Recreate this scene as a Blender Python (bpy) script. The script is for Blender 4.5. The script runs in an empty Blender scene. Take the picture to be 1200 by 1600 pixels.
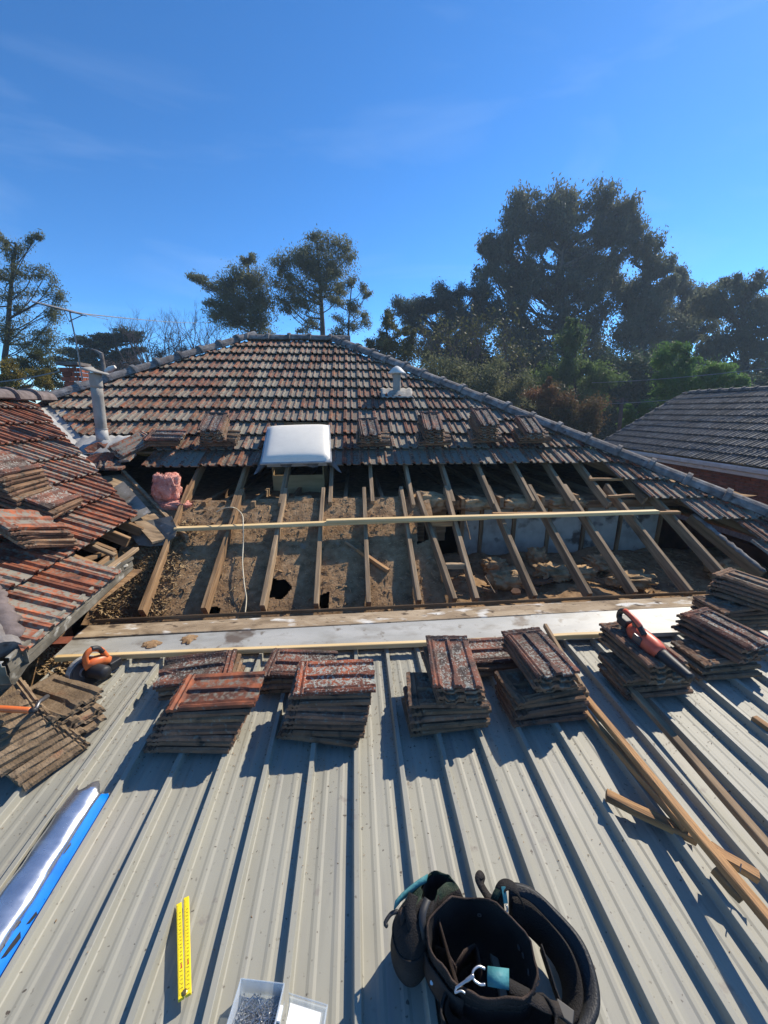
import bpy, bmesh, math, random
import numpy as np
from mathutils import Vector, Matrix, noise
C = bpy.context.scene.collection
SC = bpy.context.scene
R = math.radians
PI = math.pi
rnd = random.Random(7)
nrg = np.random.default_rng(11)

# ------------------------------------------------------------------ camera, sky, sun
PITCH, YAW, FPX = R(14.75), R(4.28), 600.0          # the eye stands at the origin, about 4 m above the ground
cam = bpy.data.cameras.new('camera')
cam.sensor_fit = 'VERTICAL'; cam.sensor_height = 24; cam.sensor_width = 18
cam.lens = 24 * FPX / 1600
cam.clip_start = 0.05; cam.clip_end = 3000
camo = bpy.data.objects.new('camera', cam); C.objects.link(camo)
camo.rotation_euler = (PI / 2 - PITCH, 0, -YAW)
SC.camera = camo

SUN = Vector((0.85, 0.70, 1.0)).normalized()
SUN_EL = math.asin(SUN.z); SUN_AZ = math.atan2(SUN.x, SUN.y)
w = bpy.data.worlds.new('World'); SC.world = w; w.use_nodes = True
nt = w.node_tree; nt.nodes.clear()
out = nt.nodes.new('ShaderNodeOutputWorld'); bg = nt.nodes.new('ShaderNodeBackground')
sky = nt.nodes.new('ShaderNodeTexSky'); sky.sky_type = 'NISHITA'; sky.sun_disc = False
sky.sun_elevation = SUN_EL; sky.sun_rotation = SUN_AZ
sky.air_density = 0.70; sky.dust_density = 0.05; sky.ozone_density = 6.0; sky.altitude = 100
hsv = nt.nodes.new('ShaderNodeHueSaturation'); hsv.inputs['Saturation'].default_value = 1.15; hsv.inputs['Hue'].default_value = 0.492; hsv.inputs['Value'].default_value = 1.20 * 0.15   # scaled to display range for the gamma
sgm = nt.nodes.new('ShaderNodeGamma'); sgm.inputs[1].default_value = 1.20
smu = nt.nodes.new('ShaderNodeVectorMath'); smu.operation = 'SCALE'; smu.inputs['Scale'].default_value = 1 / 0.15
# thin cirrus: stretched noise on the view direction, the same all round
tc = nt.nodes.new('ShaderNodeTexCoord'); mp = nt.nodes.new('ShaderNodeMapping')
mp.inputs['Rotation'].default_value = (0.2, 0.1, 0.5); mp.inputs['Scale'].default_value = (1.6, 3.2, 8.0)
nz = nt.nodes.new('ShaderNodeTexNoise'); nz.inputs['Scale'].default_value = 1.3; nz.inputs['Detail'].default_value = 7
nz.inputs['Distortion'].default_value = 0.6
rp = nt.nodes.new('ShaderNodeValToRGB'); rp.color_ramp.elements[0].position = 0.50; rp.color_ramp.elements[1].position = 0.90
rp.color_ramp.elements[0].color = (0, 0, 0, 1); rp.color_ramp.elements[1].color = (0.17, 0.17, 0.17, 1)
mx = nt.nodes.new('ShaderNodeMix'); mx.data_type = 'RGBA'
mx.inputs[7].default_value = (4.4, 5.4, 6.8, 1)
nt.links.new(tc.outputs['Generated'], mp.inputs[0]); nt.links.new(mp.outputs[0], nz.inputs['Vector'])
nt.links.new(nz.outputs['Fac'], rp.inputs[0]); nt.links.new(rp.outputs[0], mx.inputs[0])
nt.links.new(sky.outputs[0], hsv.inputs['Color']); nt.links.new(hsv.outputs[0], sgm.inputs[0]); nt.links.new(sgm.outputs[0], smu.inputs[0]); nt.links.new(smu.outputs[0], mx.inputs[6])
nt.links.new(mx.outputs[2], bg.inputs[0]); bg.inputs[1].default_value = 0.15
nt.links.new(bg.outputs[0], out.inputs[0])
sl = bpy.data.lights.new('sun', 'SUN'); sl.energy = 5.0; sl.angle = R(0.53); sl.color = (1.0, 0.905, 0.755)
so = bpy.data.objects.new('sun', sl); C.objects.link(so)
so.rotation_euler = SUN.to_track_quat('Z', 'Y').to_euler()
SC.view_settings.view_transform = 'Standard'; SC.view_settings.look = 'None'
SC.view_settings.exposure = 0.40; SC.view_settings.gamma = 1.0; SC.view_settings.use_curve_mapping = False
SC.cycles.max_bounces = 6; SC.cycles.transparent_max_bounces = 8

# ------------------------------------------------------------------ measuring: rays of the photo met with planes of the place
CF = Vector((math.sin(YAW) * math.cos(PITCH), math.cos(YAW) * math.cos(PITCH), -math.sin(PITCH)))
CR = Vector((math.cos(YAW), -math.sin(YAW), 0)); CU = CR.cross(CF)
def ray(x, y): return ((x - 600) * CR + (800 - y) * CU + FPX * CF).normalized()
def meet(x, y, n, c):
    d = ray(x, y); return d * (c / d.dot(Vector(n)))
SLOPE = math.tan(R(2.8))
def deck_z(Y, h=0): return -1.742 + SLOPE * Y + h
def M(x, y, h=0.0): return meet(x, y, (0, -SLOPE, 1), -1.742 + h)             # on the metal roof (h above it)
TA = math.tan(R(28)); CA, SA = math.cos(R(28)), math.sin(R(28))
def roof_z(Y, h=0): return -1.565 + TA * (Y - 2.9) + h / CA
def RF(x, y, h=0.0): return meet(x, y, (0, -TA, 1), -1.565 - TA * 2.9 + h / CA)  # on the rafters' plane
def HZ(x, y, z): return meet(x, y, (0, 0, 1), z)
def AY(x, y, Y): return meet(x, y, (0, 1, 0), Y)
def AX(x, y, X): return meet(x, y, (1, 0, 0), X)
def px_of(P):
    P = Vector(P); d = P.dot(CF)
    return (600 + FPX * P.dot(CR) / d, 800 - FPX * P.dot(CU) / d) if d > 0.05 else (-9999, -9999)
GROUND = -4.05

# ------------------------------------------------------------------ object helpers
def wm(o):
    m = o.matrix_basis.copy()
    if o.parent: m = wm(o.parent) @ o.matrix_parent_inverse @ m
    return m
def attach(o, p):
    if p is not None:
        o.parent = p; o.matrix_parent_inverse = wm(p).inverted()
    return o
def tag(o, label=None, cat=None, group=None, kind=None):
    if label: o['label'] = label
    if cat: o['category'] = cat
    if group: o['group'] = group
    if kind or cat: o['kind'] = kind or 'thing'
    return o
def thing(name, loc, label, cat, group=None):
    o = bpy.data.objects.new(name, None); C.objects.link(o); o.location = loc
    o.empty_display_size = 0.1
    return tag(o, label, cat, group)
def mesh(name, verts, faces, mat, smooth=False):
    me = bpy.data.meshes.new(name); me.from_pydata([tuple(v) for v in verts], [], [tuple(f) for f in faces])
    if mat is not None: me.materials.append(mat)
    if smooth: me.polygons.foreach_set('use_smooth', [True] * len(me.polygons))
    me.update(); return me
def put(name, me, parent=None, mtx=None):
    o = bpy.data.objects.new(name, me); C.objects.link(o)
    if mtx is not None: o.matrix_basis = mtx
    return attach(o, parent)
def obj(name, verts, faces, mat, parent=None, smooth=False, mtx=None):
    return put(name, mesh(name, verts, faces, mat, smooth), parent, mtx)
class G:
    """collects shapes for ONE mesh"""
    def __init__(s): s.v = []; s.f = []
    def add(s, v, f):
        b = len(s.v); s.v += [tuple(q) for q in v]; s.f += [tuple(i + b for i in q) for q in f]; return s
    def box(s, c, d, rz=0.0, m=None):
        x, y, z = d[0] / 2, d[1] / 2, d[2] / 2
        vs = [Vector((a * x, b * y, e * z)) for e in (-1, 1) for a, b in ((-1, -1), (1, -1), (1, 1), (-1, 1))]
        mt = Matrix.Translation(c) @ (m.to_4x4() if m is not None else Matrix.Rotation(rz, 4, 'Z'))
        return s.add([mt @ q for q in vs], [(3, 2, 1, 0), (4, 5, 6, 7), (0, 1, 5, 4), (1, 2, 6, 5), (2, 3, 7, 6), (3, 0, 4, 7)])
    def tube(s, pts, rad, n=8, cap=True, closed=False):
        pts = [Vector(p) for p in pts]; k = len(pts)
        rads = rad if isinstance(rad, (list, tuple)) else [rad] * k
        v = []; f = []
        up = None
        for i, p in enumerate(pts):
            if closed: t = pts[(i + 1) % k] - pts[i - 1]
            else: t = pts[min(i + 1, k - 1)] - pts[max(i - 1, 0)]
            t.normalize()
            if up is None: up = Vector((0, 0, 1)) if abs(t.z) < 0.9 else Vector((1, 0, 0))
            a = t.cross(up)
            if a.length < 1e-5: a = t.cross(Vector((0.3, 1, 0.2)))
            a.normalize(); b = a.cross(t); up = b
            for j in range(n):
                an = 2 * PI * j / n
                v.append(p + (a * math.cos(an) + b * math.sin(an)) * rads[i])
        for i in range(k if closed else k - 1):
            for j in range(n):
                i2 = (i + 1) % k
                f.append((i * n + j, i * n + (j + 1) % n, i2 * n + (j + 1) % n, i2 * n + j))
        if cap and not closed:
            f.append(tuple(range(n))[::-1]); f.append(tuple(range((k - 1) * n, k * n)))
        return s.add(v, f)
    def loft(s, rings, cap0=True, cap1=True, closed=True):
        n = len(rings[0]); v = [p for r in rings for p in r]; f = []
        for i in range(len(rings) - 1):
            for j in range(n if closed else n - 1):
                f.append((i * n + j, i * n + (j + 1) % n, (i + 1) * n + (j + 1) % n, (i + 1) * n + j))
        if cap0: f.append(tuple(range(n))[::-1])
        if cap1: f.append(tuple(range((len(rings) - 1) * n, len(rings) * n)))
        return s.add(v, f)
    def build(s, name, mat, parent=None, smooth=False, mtx=None):
        return obj(name, s.v, s.f, mat, parent, smooth, mtx)
def mod_solid(o, t, off=-1):
    m = o.modifiers.new('thick', 'SOLIDIFY'); m.thickness = t; m.offset = off; return o
def mod_sub(o, l=2):
    m = o.modifiers.new('sub', 'SUBSURF'); m.levels = l; m.render_levels = l; return o
def mod_bev(o, w_, seg=2):
    m = o.modifiers.new('bev', 'BEVEL'); m.width = w_; m.segments = seg; m.limit_method = 'ANGLE'; m.angle_limit = R(35); return o
def frame_mtx(p, x, z):
    x = Vector(x).normalized(); z = Vector(z); y = z.cross(x).normalized(); z = x.cross(y)
    m = Matrix((x, y, z)).transposed().to_4x4(); m.translation = p; return m
def beam(name, p0, p1, w_, h_, mat, parent=None, up=(0, 0, 1), warp=0.004, ch=0.004):
    """a sawn timber: local X runs along the grain, chamfered long edges, slight warp; p0-p1 is the middle of its TOP face"""
    p0, p1 = Vector(p0), Vector(p1); L = (p1 - p0).length
    sec = [(-w_/2+ch, 0), (w_/2-ch, 0), (w_/2, -ch), (w_/2, -h_+ch), (w_/2-ch, -h_), (-w_/2+ch, -h_), (-w_/2, -h_+ch), (-w_/2, -ch)]
    g = G(); rings = []
    for t in (0, 0.33, 0.67, 1):
        dy, dz = (rnd.uniform(-warp, warp), rnd.uniform(-warp, warp)) if 0 < t < 1 else (0, 0)
        e = rnd.uniform(-0.004, 0.004) if t in (0, 1) else 0
        rings.append([(t * L + e, a + dy, b + dz) for a, b in sec])
    g.loft(rings)
    return g.build(name, mat, parent, mtx=frame_mtx(p0, p1 - p0, up))

# ------------------------------------------------------------------ materials
def nn(nt, t, **kw):
    n = nt.nodes.new(t)
    for k, v in kw.items():
        if k in n.inputs: n.inputs[k].default_value = v
        else: setattr(n, k, v)
    return n
def ramp(nt, stops):
    n = nt.nodes.new('ShaderNodeValToRGB'); e = n.color_ramp.elements
    while len(e) < len(stops): e.new(0.5)
    for i, (p, c) in enumerate(stops):
        e[i].position = p; e[i].color = (*c, 1) if len(c) == 3 else c
    return n
def mat(name, stops, scale=8, detail=6, stretch=(1, 1, 1), coord='Object', rough=0.7, metal=0.0, bump=0.0, bscale=None,
        vary=0.0, over=(), spec=0.4, trans=0.0, rough2=None, distort=0.0, hue=0.0):
    """ramp over stretched noise, per-object brightness shift, and overlays (scale, lo, hi, colour, stretch) of blotches"""
    m = bpy.data.materials.new(name); m.use_nodes = True; nt = m.node_tree; nt.nodes.clear(); L = nt.links.new
    out = nn(nt, 'ShaderNodeOutputMaterial'); b = nn(nt, 'ShaderNodeBsdfPrincipled')
    b.inputs['Metallic'].default_value = metal; b.inputs['Roughness'].default_value = rough
    b.inputs['Specular IOR Level'].default_value = spec
    oi = nn(nt, 'ShaderNodeObjectInfo'); at = nn(nt, 'ShaderNodeAttribute', attribute_name='rnd')
    ad = nn(nt, 'ShaderNodeMath', operation='ADD'); L(oi.outputs['Random'], ad.inputs[0]); L(at.outputs['Fac'], ad.inputs[1])
    fr = nn(nt, 'ShaderNodeMath', operation='FRACT'); L(ad.outputs[0], fr.inputs[0]); RND = fr.outputs[0]
    if coord == 'World': src = nn(nt, 'ShaderNodeNewGeometry').outputs['Position']
    else:
        src = nn(nt, 'ShaderNodeTexCoord').outputs['Object']
        ml = nn(nt, 'ShaderNodeMath', operation='MULTIPLY'); L(RND, ml.inputs[0]); ml.inputs[1].default_value = 61.7
        va = nn(nt, 'ShaderNodeVectorMath', operation='ADD'); L(src, va.inputs[0]); L(ml.outputs[0], va.inputs[1]); src = va.outputs[0]
    def nz(sc, st, det=6, dist=0.0):
        mp = nn(nt, 'ShaderNodeMapping'); mp.inputs['Scale'].default_value = st; L(src, mp.inputs[0])
        n = nn(nt, 'ShaderNodeTexNoise', Scale=sc, Detail=det, Distortion=dist); L(mp.outputs[0], n.inputs['Vector']); return n.outputs['Fac']
    f = nz(scale, stretch, detail, distort); rp = ramp(nt, stops); L(f, rp.inputs[0]); col = rp.outputs[0]
    for o in over:
        sc, lo, hi, c = o[:4]; st = o[4] if len(o) > 4 else (1, 1, 1)
        q = nz(sc, st, 5)
        if len(o) > 5 and o[5]:                                   # growth that prefers the hollows (attribute pan) of the piece
            pa = nn(nt, 'ShaderNodeAttribute', attribute_name='pan'); mm = nn(nt, 'ShaderNodeMath', operation='MULTIPLY_ADD')
            L(pa.outputs['Fac'], mm.inputs[0]); mm.inputs[1].default_value = o[5]; L(q, mm.inputs[2]); q = mm.outputs[0]
        if len(o) > 6 and o[6]:                                   # differs from piece to piece
            mm = nn(nt, 'ShaderNodeMath', operation='MULTIPLY_ADD'); L(RND, mm.inputs[0]); mm.inputs[1].default_value = o[6]; L(q, mm.inputs[2]); q = mm.outputs[0]
        mr = nn(nt, 'ShaderNodeMapRange'); mr.inputs[1].default_value = lo; mr.inputs[2].default_value = hi; L(q, mr.inputs[0])
        mx = nn(nt, 'ShaderNodeMix', data_type='RGBA'); L(mr.outputs[0], mx.inputs[0]); L(col, mx.inputs[6]); mx.inputs[7].default_value = (*c, 1); col = mx.outputs[2]
    if vary or hue:
        hs = nn(nt, 'ShaderNodeHueSaturation'); L(col, hs.inputs['Color'])
        mr = nn(nt, 'ShaderNodeMapRange'); mr.inputs[3].default_value = 1 - vary; mr.inputs[4].default_value = 1 + vary; L(RND, mr.inputs[0]); L(mr.outputs[0], hs.inputs['Value'])
        if hue:
            m7 = nn(nt, 'ShaderNodeMath', operation='MULTIPLY'); L(RND, m7.inputs[0]); m7.inputs[1].default_value = 7.13
            f7 = nn(nt, 'ShaderNodeMath', operation='FRACT'); L(m7.outputs[0], f7.inputs[0])
            m8 = nn(nt, 'ShaderNodeMapRange'); m8.inputs[3].default_value = 0.5 - hue; m8.inputs[4].default_value = 0.5 + hue; L(f7.outputs[0], m8.inputs[0]); L(m8.outputs[0], hs.inputs['Hue'])
        col = hs.outputs[0]
    L(col, b.inputs['Base Color'])
    if rough2 is not None:
        mr = nn(nt, 'ShaderNodeMapRange'); mr.inputs[1].default_value = 0.3; mr.inputs[2].default_value = 0.7; mr.inputs[3].default_value = rough; mr.inputs[4].default_value = rough2
        L(f, mr.inputs[0]); L(mr.outputs[0], b.inputs['Roughness'])
    if bump:
        q = nz(bscale or scale * 3, stretch, 6); bp = nn(nt, 'ShaderNodeBump', Strength=bump, Distance=0.01); L(q, bp.inputs['Height']); L(bp.outputs[0], b.inputs['Normal'])
    sh = b.outputs[0]
    if trans:
        tr = nn(nt, 'ShaderNodeBsdfTranslucent'); L(col, tr.inputs[0]); ms = nn(nt, 'ShaderNodeMixShader'); ms.inputs[0].default_value = trans
        L(sh, ms.inputs[1]); L(tr.outputs[0], ms.inputs[2]); sh = ms.outputs[0]
    L(sh, out.inputs[0]); return m
def plain(name, c, rough=0.5, metal=0.0, spec=0.5, bump=0.0, bs=200, var=0.12):
    lo = tuple(v * (1 - var) for v in c); hi = tuple(min(1, v * (1 + var)) for v in c)
    return mat(name, [(0.3, lo), (0.7, hi)], 14, rough=rough, metal=metal, spec=spec, bump=bump, bscale=bs)

LICHEN = (0.205, 0.188, 0.152)
m_tile = mat('terracotta_weathered', [(0.25, (0.05, 0.034, 0.027)), (0.48, (0.17, 0.070, 0.042)), (0.7, (0.37, 0.125, 0.058))], 9, rough=0.85, bump=0.5, bscale=70, vary=0.22,
             over=[(24, 0.58, 0.72, (0.035, 0.03, 0.03), (1, 1, 1), 0.0, 0.06), (42, 0.57, 0.77, LICHEN, (1, 1, 1), 0.20, 0.20)], spec=0.25, hue=0.008)
m_tile_red = mat('terracotta_clean', [(0.3, (0.09, 0.04, 0.027)), (0.52, (0.24, 0.08, 0.04)), (0.75, (0.50, 0.145, 0.058))], 8, rough=0.7, bump=0.3, bscale=60, vary=0.2,
                 over=[(38, 0.66, 0.84, LICHEN, (1, 1, 1), 0.16, 0.24), (10, 0.62, 0.75, (0.05, 0.035, 0.03))], spec=0.3)
m_tile_stack = mat('terracotta_lifted', [(0.25, (0.085, 0.058, 0.04)), (0.5, (0.19, 0.112, 0.07)), (0.75, (0.30, 0.175, 0.105))], 7, rough=0.9, bump=0.5, bscale=80, vary=0.25,
                   over=[(14, 0.55, 0.7, (0.05, 0.04, 0.032)), (44, 0.60, 0.78, LICHEN, (1, 1, 1), 0.14, 0.05)], spec=0.2, hue=0.01)
m_tile_dust = mat('terracotta_dusty', [(0.25, (0.11, 0.078, 0.05)), (0.5, (0.21, 0.15, 0.095)), (0.75, (0.33, 0.245, 0.16))], 8, rough=0.95, bump=0.6, bscale=70, vary=0.2, over=[(12, 0.58, 0.72, (0.075, 0.055, 0.04)), (5, 0.62, 0.78, (0.26, 0.11, 0.06))], spec=0.1)
m_tile_top = mat('terracotta_lichen', [(0.25, (0.05, 0.037, 0.03)), (0.5, (0.12, 0.06, 0.045)), (0.75, (0.30, 0.10, 0.055))], 6, rough=0.85, bump=0.6, bscale=80, vary=0.1,
                 over=[(60, 0.60, 0.74, (0.27, 0.27, 0.235), (1, 1, 1), 0.12), (9, 0.56, 0.66, (0.06, 0.045, 0.04)), (95, 0.64, 0.72, (0.36, 0.365, 0.325), (1, 1, 1), 0.06), (4, 0.58, 0.70, (0.07, 0.055, 0.045))], spec=0.25)
m_tile_rim = mat('terracotta_orange_streak', [(0.3, (0.10, 0.042, 0.03)), (0.52, (0.19, 0.065, 0.038)), (0.70, (0.46, 0.115, 0.045))], 5, rough=0.8, bump=0.5, bscale=80,
                 over=[(55, 0.58, 0.70, (0.29, 0.30, 0.265), (1, 1, 1), 0.12), (11, 0.60, 0.70, (0.07, 0.045, 0.035)), (95, 0.62, 0.68, (0.36, 0.37, 0.33), (1, 1, 1), 0.05)], spec=0.25)
m_tile_grey = mat('tile_charcoal', [(0.3, (0.05, 0.05, 0.052)), (0.55, (0.10, 0.098, 0.098)), (0.75, (0.17, 0.165, 0.16))], 9, rough=0.75, bump=0.3, bscale=60, vary=0.3,
                  over=[(20, 0.62, 0.8, (0.25, 0.25, 0.24)), (3, 0.7, 0.8, (0.18, 0.09, 0.06))], spec=0.35)
m_cap = mat('ridge_cap_lichen', [(0.3, (0.10, 0.085, 0.08)), (0.55, (0.20, 0.185, 0.175)), (0.75, (0.31, 0.30, 0.29))], 10, rough=0.9, bump=0.6, bscale=50, vary=0.15,
            over=[(16, 0.60, 0.72, (0.06, 0.05, 0.05)), (12, 0.64, 0.8, (0.22, 0.10, 0.07))], spec=0.2)
m_mortar = mat('mortar_mauve', [(0.3, (0.10, 0.078, 0.072)), (0.7, (0.21, 0.17, 0.16))], 14, rough=0.95, bump=0.6, bscale=30)
m_old = mat('timber_old', [(0.25, (0.12, 0.07, 0.036)), (0.5, (0.24, 0.145, 0.075)), (0.75, (0.36, 0.235, 0.13))], 5, stretch=(0.5, 6, 6), rough=0.85, bump=0.35, bscale=14, vary=0.2,
            over=[(3, 0.60, 0.75, (0.07, 0.045, 0.028), (0.6, 3, 3)), (16, 0.68, 0.76, (0.05, 0.03, 0.02))], spec=0.2)
m_oldgrey = mat('timber_grey', [(0.25, (0.145, 0.10, 0.06)), (0.5, (0.28, 0.195, 0.118)), (0.75, (0.42, 0.305, 0.19))], 5, stretch=(0.5, 6, 6), rough=0.85, bump=0.35, bscale=14, vary=0.15,
                over=[(3, 0.58, 0.72, (0.10, 0.075, 0.05), (0.6, 3, 3))], spec=0.2)
m_pine = mat('timber_pine_new', [(0.3, (0.58, 0.40, 0.19)), (0.55, (0.70, 0.52, 0.27)), (0.75, (0.76, 0.60, 0.35))], 4, stretch=(0.4, 7, 7), rough=0.6, bump=0.1, bscale=12, vary=0.08,
             over=[(4, 0.70, 0.76, (0.36, 0.20, 0.08), (0.8, 2, 2))], spec=0.3)
m_oregon = mat('timber_oregon', [(0.25, (0.20, 0.11, 0.05)), (0.5, (0.35, 0.195, 0.09)), (0.75, (0.52, 0.29, 0.12))], 4, stretch=(0.8, 8, 8), rough=0.75, bump=0.6, bscale=16, vary=0.18,
               over=[(3, 0.62, 0.74, (0.13, 0.07, 0.035), (0.6, 3, 3))], spec=0.25)
m_board = mat('board_stained', [(0.25, (0.13, 0.09, 0.055)), (0.5, (0.33, 0.25, 0.165)), (0.7, (0.46, 0.37, 0.26))], 3.2, stretch=(1, 2.5, 2.5), coord='World', rough=0.9, bump=0.4, bscale=25, distort=0.8,
              over=[(4.5, 0.57, 0.66, (0.62, 0.60, 0.55), (1, 2.5, 2)), (9, 0.60, 0.68, (0.09, 0.065, 0.045), (1, 2, 2)), (40, 0.66, 0.72, (0.1, 0.08, 0.06))], spec=0.2)
m_flash = mat('flashing_white', [(0.30, (0.30, 0.295, 0.27)), (0.5, (0.37, 0.368, 0.34)), (0.7, (0.44, 0.435, 0.405))], 2.5, stretch=(1, 2, 1), coord='World', rough=0.5, bump=0.06, bscale=30, spec=0.4,
              over=[(2.2, 0.62, 0.66, (0.14, 0.11, 0.085), (1, 1.5, 1)), (50, 0.70, 0.76, (0.2, 0.18, 0.15)), (6, 0.52, 0.75, (0.27, 0.255, 0.22), (1, 2.5, 1)), (14, 0.62, 0.72, (0.20, 0.175, 0.14))])
m_deck = mat('metal_deck', [(0.25, (0.25, 0.242, 0.20)), (0.5, (0.31, 0.30, 0.248)), (0.75, (0.36, 0.347, 0.285))], 3.5, stretch=(2.5, 0.35, 1), coord='World', rough=0.52, rough2=0.66, metal=0.0, bump=0.04, bscale=9, spec=0.38,
             over=[(5, 0.56, 0.80, (0.25, 0.245, 0.225), (5, 0.4, 1)), (46, 0.685, 0.72, (0.09, 0.075, 0.06)), (14, 0.66, 0.74, (0.24, 0.22, 0.19)), (62, 0.66, 0.80, (0.13, 0.115, 0.09), (1, 1, 1), 0.17), (1.6, 0.60, 0.85, (0.36, 0.34, 0.29))])
m_leaddark = mat('lead_dark', [(0.3, (0.06, 0.062, 0.065)), (0.7, (0.13, 0.135, 0.14))], 9, coord='World', rough=0.6, bump=0.2, over=[(7, 0.6, 0.75, (0.26, 0.26, 0.26))])
m_galv = mat('galvanised', [(0.3, (0.30, 0.31, 0.31)), (0.7, (0.50, 0.51, 0.51))], 9, coord='World', rough=0.55, metal=0.3, bump=0.08, over=[(5, 0.58, 0.7, (0.24, 0.20, 0.16))])
m_tin = mat('tin_weathered', [(0.3, (0.17, 0.15, 0.12)), (0.7, (0.33, 0.30, 0.25))], 7, coord='World', rough=0.85, bump=0.2, spec=0.1, over=[(9, 0.58, 0.72, (0.16, 0.10, 0.06)), (14, 0.62, 0.72, (0.42, 0.40, 0.36))])
m_lead = mat('valley_lead', [(0.3, (0.30, 0.295, 0.28)), (0.7, (0.48, 0.475, 0.455))], 6, coord='World', rough=0.55, bump=0.15, bscale=12, over=[(12, 0.6, 0.75, (0.22, 0.20, 0.18))])
m_fibro = mat('pipe_fibro', [(0.3, (0.24, 0.225, 0.20)), (0.7, (0.39, 0.365, 0.325))], 9, stretch=(1, 1, 0.5), rough=0.85, bump=0.3, bscale=50, over=[(6, 0.6, 0.75, (0.20, 0.17, 0.15)), (18, 0.64, 0.75, (0.28, 0.25, 0.2))])
m_gutter = mat('gutter_dirty', [(0.25, (0.05, 0.045, 0.035)), (0.5, (0.15, 0.135, 0.105)), (0.75, (0.30, 0.28, 0.23))], 6, coord='World', rough=0.8, bump=0.4, bscale=40, over=[(12, 0.6, 0.72, (0.40, 0.39, 0.35))])
m_dirt = mat('roof_dust', [(0.25, (0.165, 0.10, 0.052)), (0.5, (0.285, 0.18, 0.098)), (0.75, (0.40, 0.27, 0.155))], 14, coord='World', rough=1.0, bump=0.55, bscale=55,
             over=[(60, 0.60, 0.68, (0.30, 0.215, 0.135)), (3.2, 0.60, 0.75, (0.075, 0.055, 0.04)), (5, 0.66, 0.76, (0.27, 0.225, 0.175))], spec=0.05)
m_batt = mat('insulation_brown', [(0.25, (0.22, 0.145, 0.075)), (0.5, (0.40, 0.27, 0.15)), (0.75, (0.54, 0.38, 0.22))], 9, rough=1.0, bump=1.0, bscale=60, vary=0.12, over=[(7, 0.6, 0.75, (0.12, 0.085, 0.055))], spec=0.05)
m_pink = mat('insulation_pink', [(0.25, (0.46, 0.17, 0.13)), (0.5, (0.66, 0.29, 0.22)), (0.75, (0.78, 0.42, 0.33))], 12, rough=1.0, bump=1.0, bscale=38, spec=0.05, over=[(20, 0.56, 0.72, (0.36, 0.12, 0.09)), (45, 0.60, 0.7, (0.82, 0.55, 0.46))])
m_chip = mat('chips', [(0.3, (0.22, 0.15, 0.085)), (0.7, (0.45, 0.33, 0.19))], 20, coord='World', rough=0.9, vary=0.2, spec=0.1)
m_leaf_dry = mat('leaf_litter', [(0.2, (0.10, 0.065, 0.035)), (0.5, (0.29, 0.195, 0.10)), (0.8, (0.50, 0.37, 0.20))], 22, coord='World', rough=0.8, spec=0.15)
m_plaster = mat('plaster_white', [(0.3, (0.24, 0.22, 0.185)), (0.5, (0.38, 0.355, 0.30)), (0.7, (0.47, 0.44, 0.375))], 5, coord='World', rough=0.9, bump=0.15, bscale=30, over=[(3.5, 0.58, 0.66, (0.10, 0.08, 0.065)), (7, 0.62, 0.70, (0.18, 0.16, 0.145)), (25, 0.68, 0.75, (0.45, 0.43, 0.4))])
m_ply = mat('plywood', [(0.3, (0.42, 0.27, 0.12)), (0.7, (0.56, 0.38, 0.19))], 4, stretch=(1, 1, 6), rough=0.7)
m_dome = plain('acrylic_white', (0.78, 0.73, 0.63), 0.5, spec=0.2, var=0.03)
m_black = plain('rubber_black', (0.02, 0.02, 0.022), 0.55, var=0.2)
m_orange = mat('plastic_orange', [(0.3, (0.62, 0.13, 0.035)), (0.7, (0.74, 0.19, 0.055))], 20, rough=0.4, over=[(14, 0.62, 0.75, (0.30, 0.13, 0.07))])
m_redorange = mat('plastic_red_orange', [(0.3, (0.62, 0.09, 0.045)), (0.7, (0.74, 0.14, 0.07))], 20, rough=0.42, over=[(12, 0.64, 0.8, (0.42, 0.14, 0.09))])
m_steel = plain('steel', (0.55, 0.55, 0.55), 0.3, metal=0.9)
m_darksteel = plain('steel_dark', (0.16, 0.16, 0.165), 0.4, metal=0.7)
m_brass = plain('brass', (0.45, 0.30, 0.10), 0.35, metal=0.9)
m_yellow = plain('rule_yellow', (0.86, 0.66, 0.015), 0.4, var=0.05)
m_ink = plain('ink_black', (0.015, 0.015, 0.015), 0.6)
m_inkred = plain('ink_red', (0.5, 0.04, 0.03), 0.6)
m_teal = mat('teal_leather', [(0.3, (0.035, 0.16, 0.18)), (0.7, (0.07, 0.25, 0.27))], 20, rough=0.6, bump=0.2, bscale=120)
m_canvas = mat('canvas_black', [(0.3, (0.012, 0.011, 0.011)), (0.6, (0.024, 0.021, 0.020)), (0.8, (0.045, 0.038, 0.034))], 9, rough=0.8, bump=0.5, bscale=260, over=[(5, 0.60, 0.85, (0.07, 0.055, 0.045))], spec=0.25)
m_canvas_in = mat('canvas_lining', [(0.3, (0.035, 0.026, 0.022)), (0.7, (0.075, 0.055, 0.046))], 10, rough=0.9, bump=0.5, bscale=220, spec=0.1)
m_camo = mat('canvas_green', [(0.35, (0.014, 0.020, 0.016)), (0.5, (0.035, 0.055, 0.038)), (0.65, (0.06, 0.065, 0.045))], 18, rough=0.9, bump=0.5, bscale=260, spec=0.1)
m_pad = mat('belt_pad', [(0.3, (0.016, 0.017, 0.019)), (0.7, (0.030, 0.031, 0.034))], 8, rough=0.55, bump=0.3, bscale=160, spec=0.4)
m_cable = plain('cable_cream', (0.62, 0.55, 0.40), 0.6)
m_white = mat('paint_white_old', [(0.3, (0.52, 0.51, 0.47)), (0.7, (0.68, 0.67, 0.63))], 5, coord='World', rough=0.6, over=[(9, 0.62, 0.75, (0.36, 0.33, 0.28))])
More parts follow.
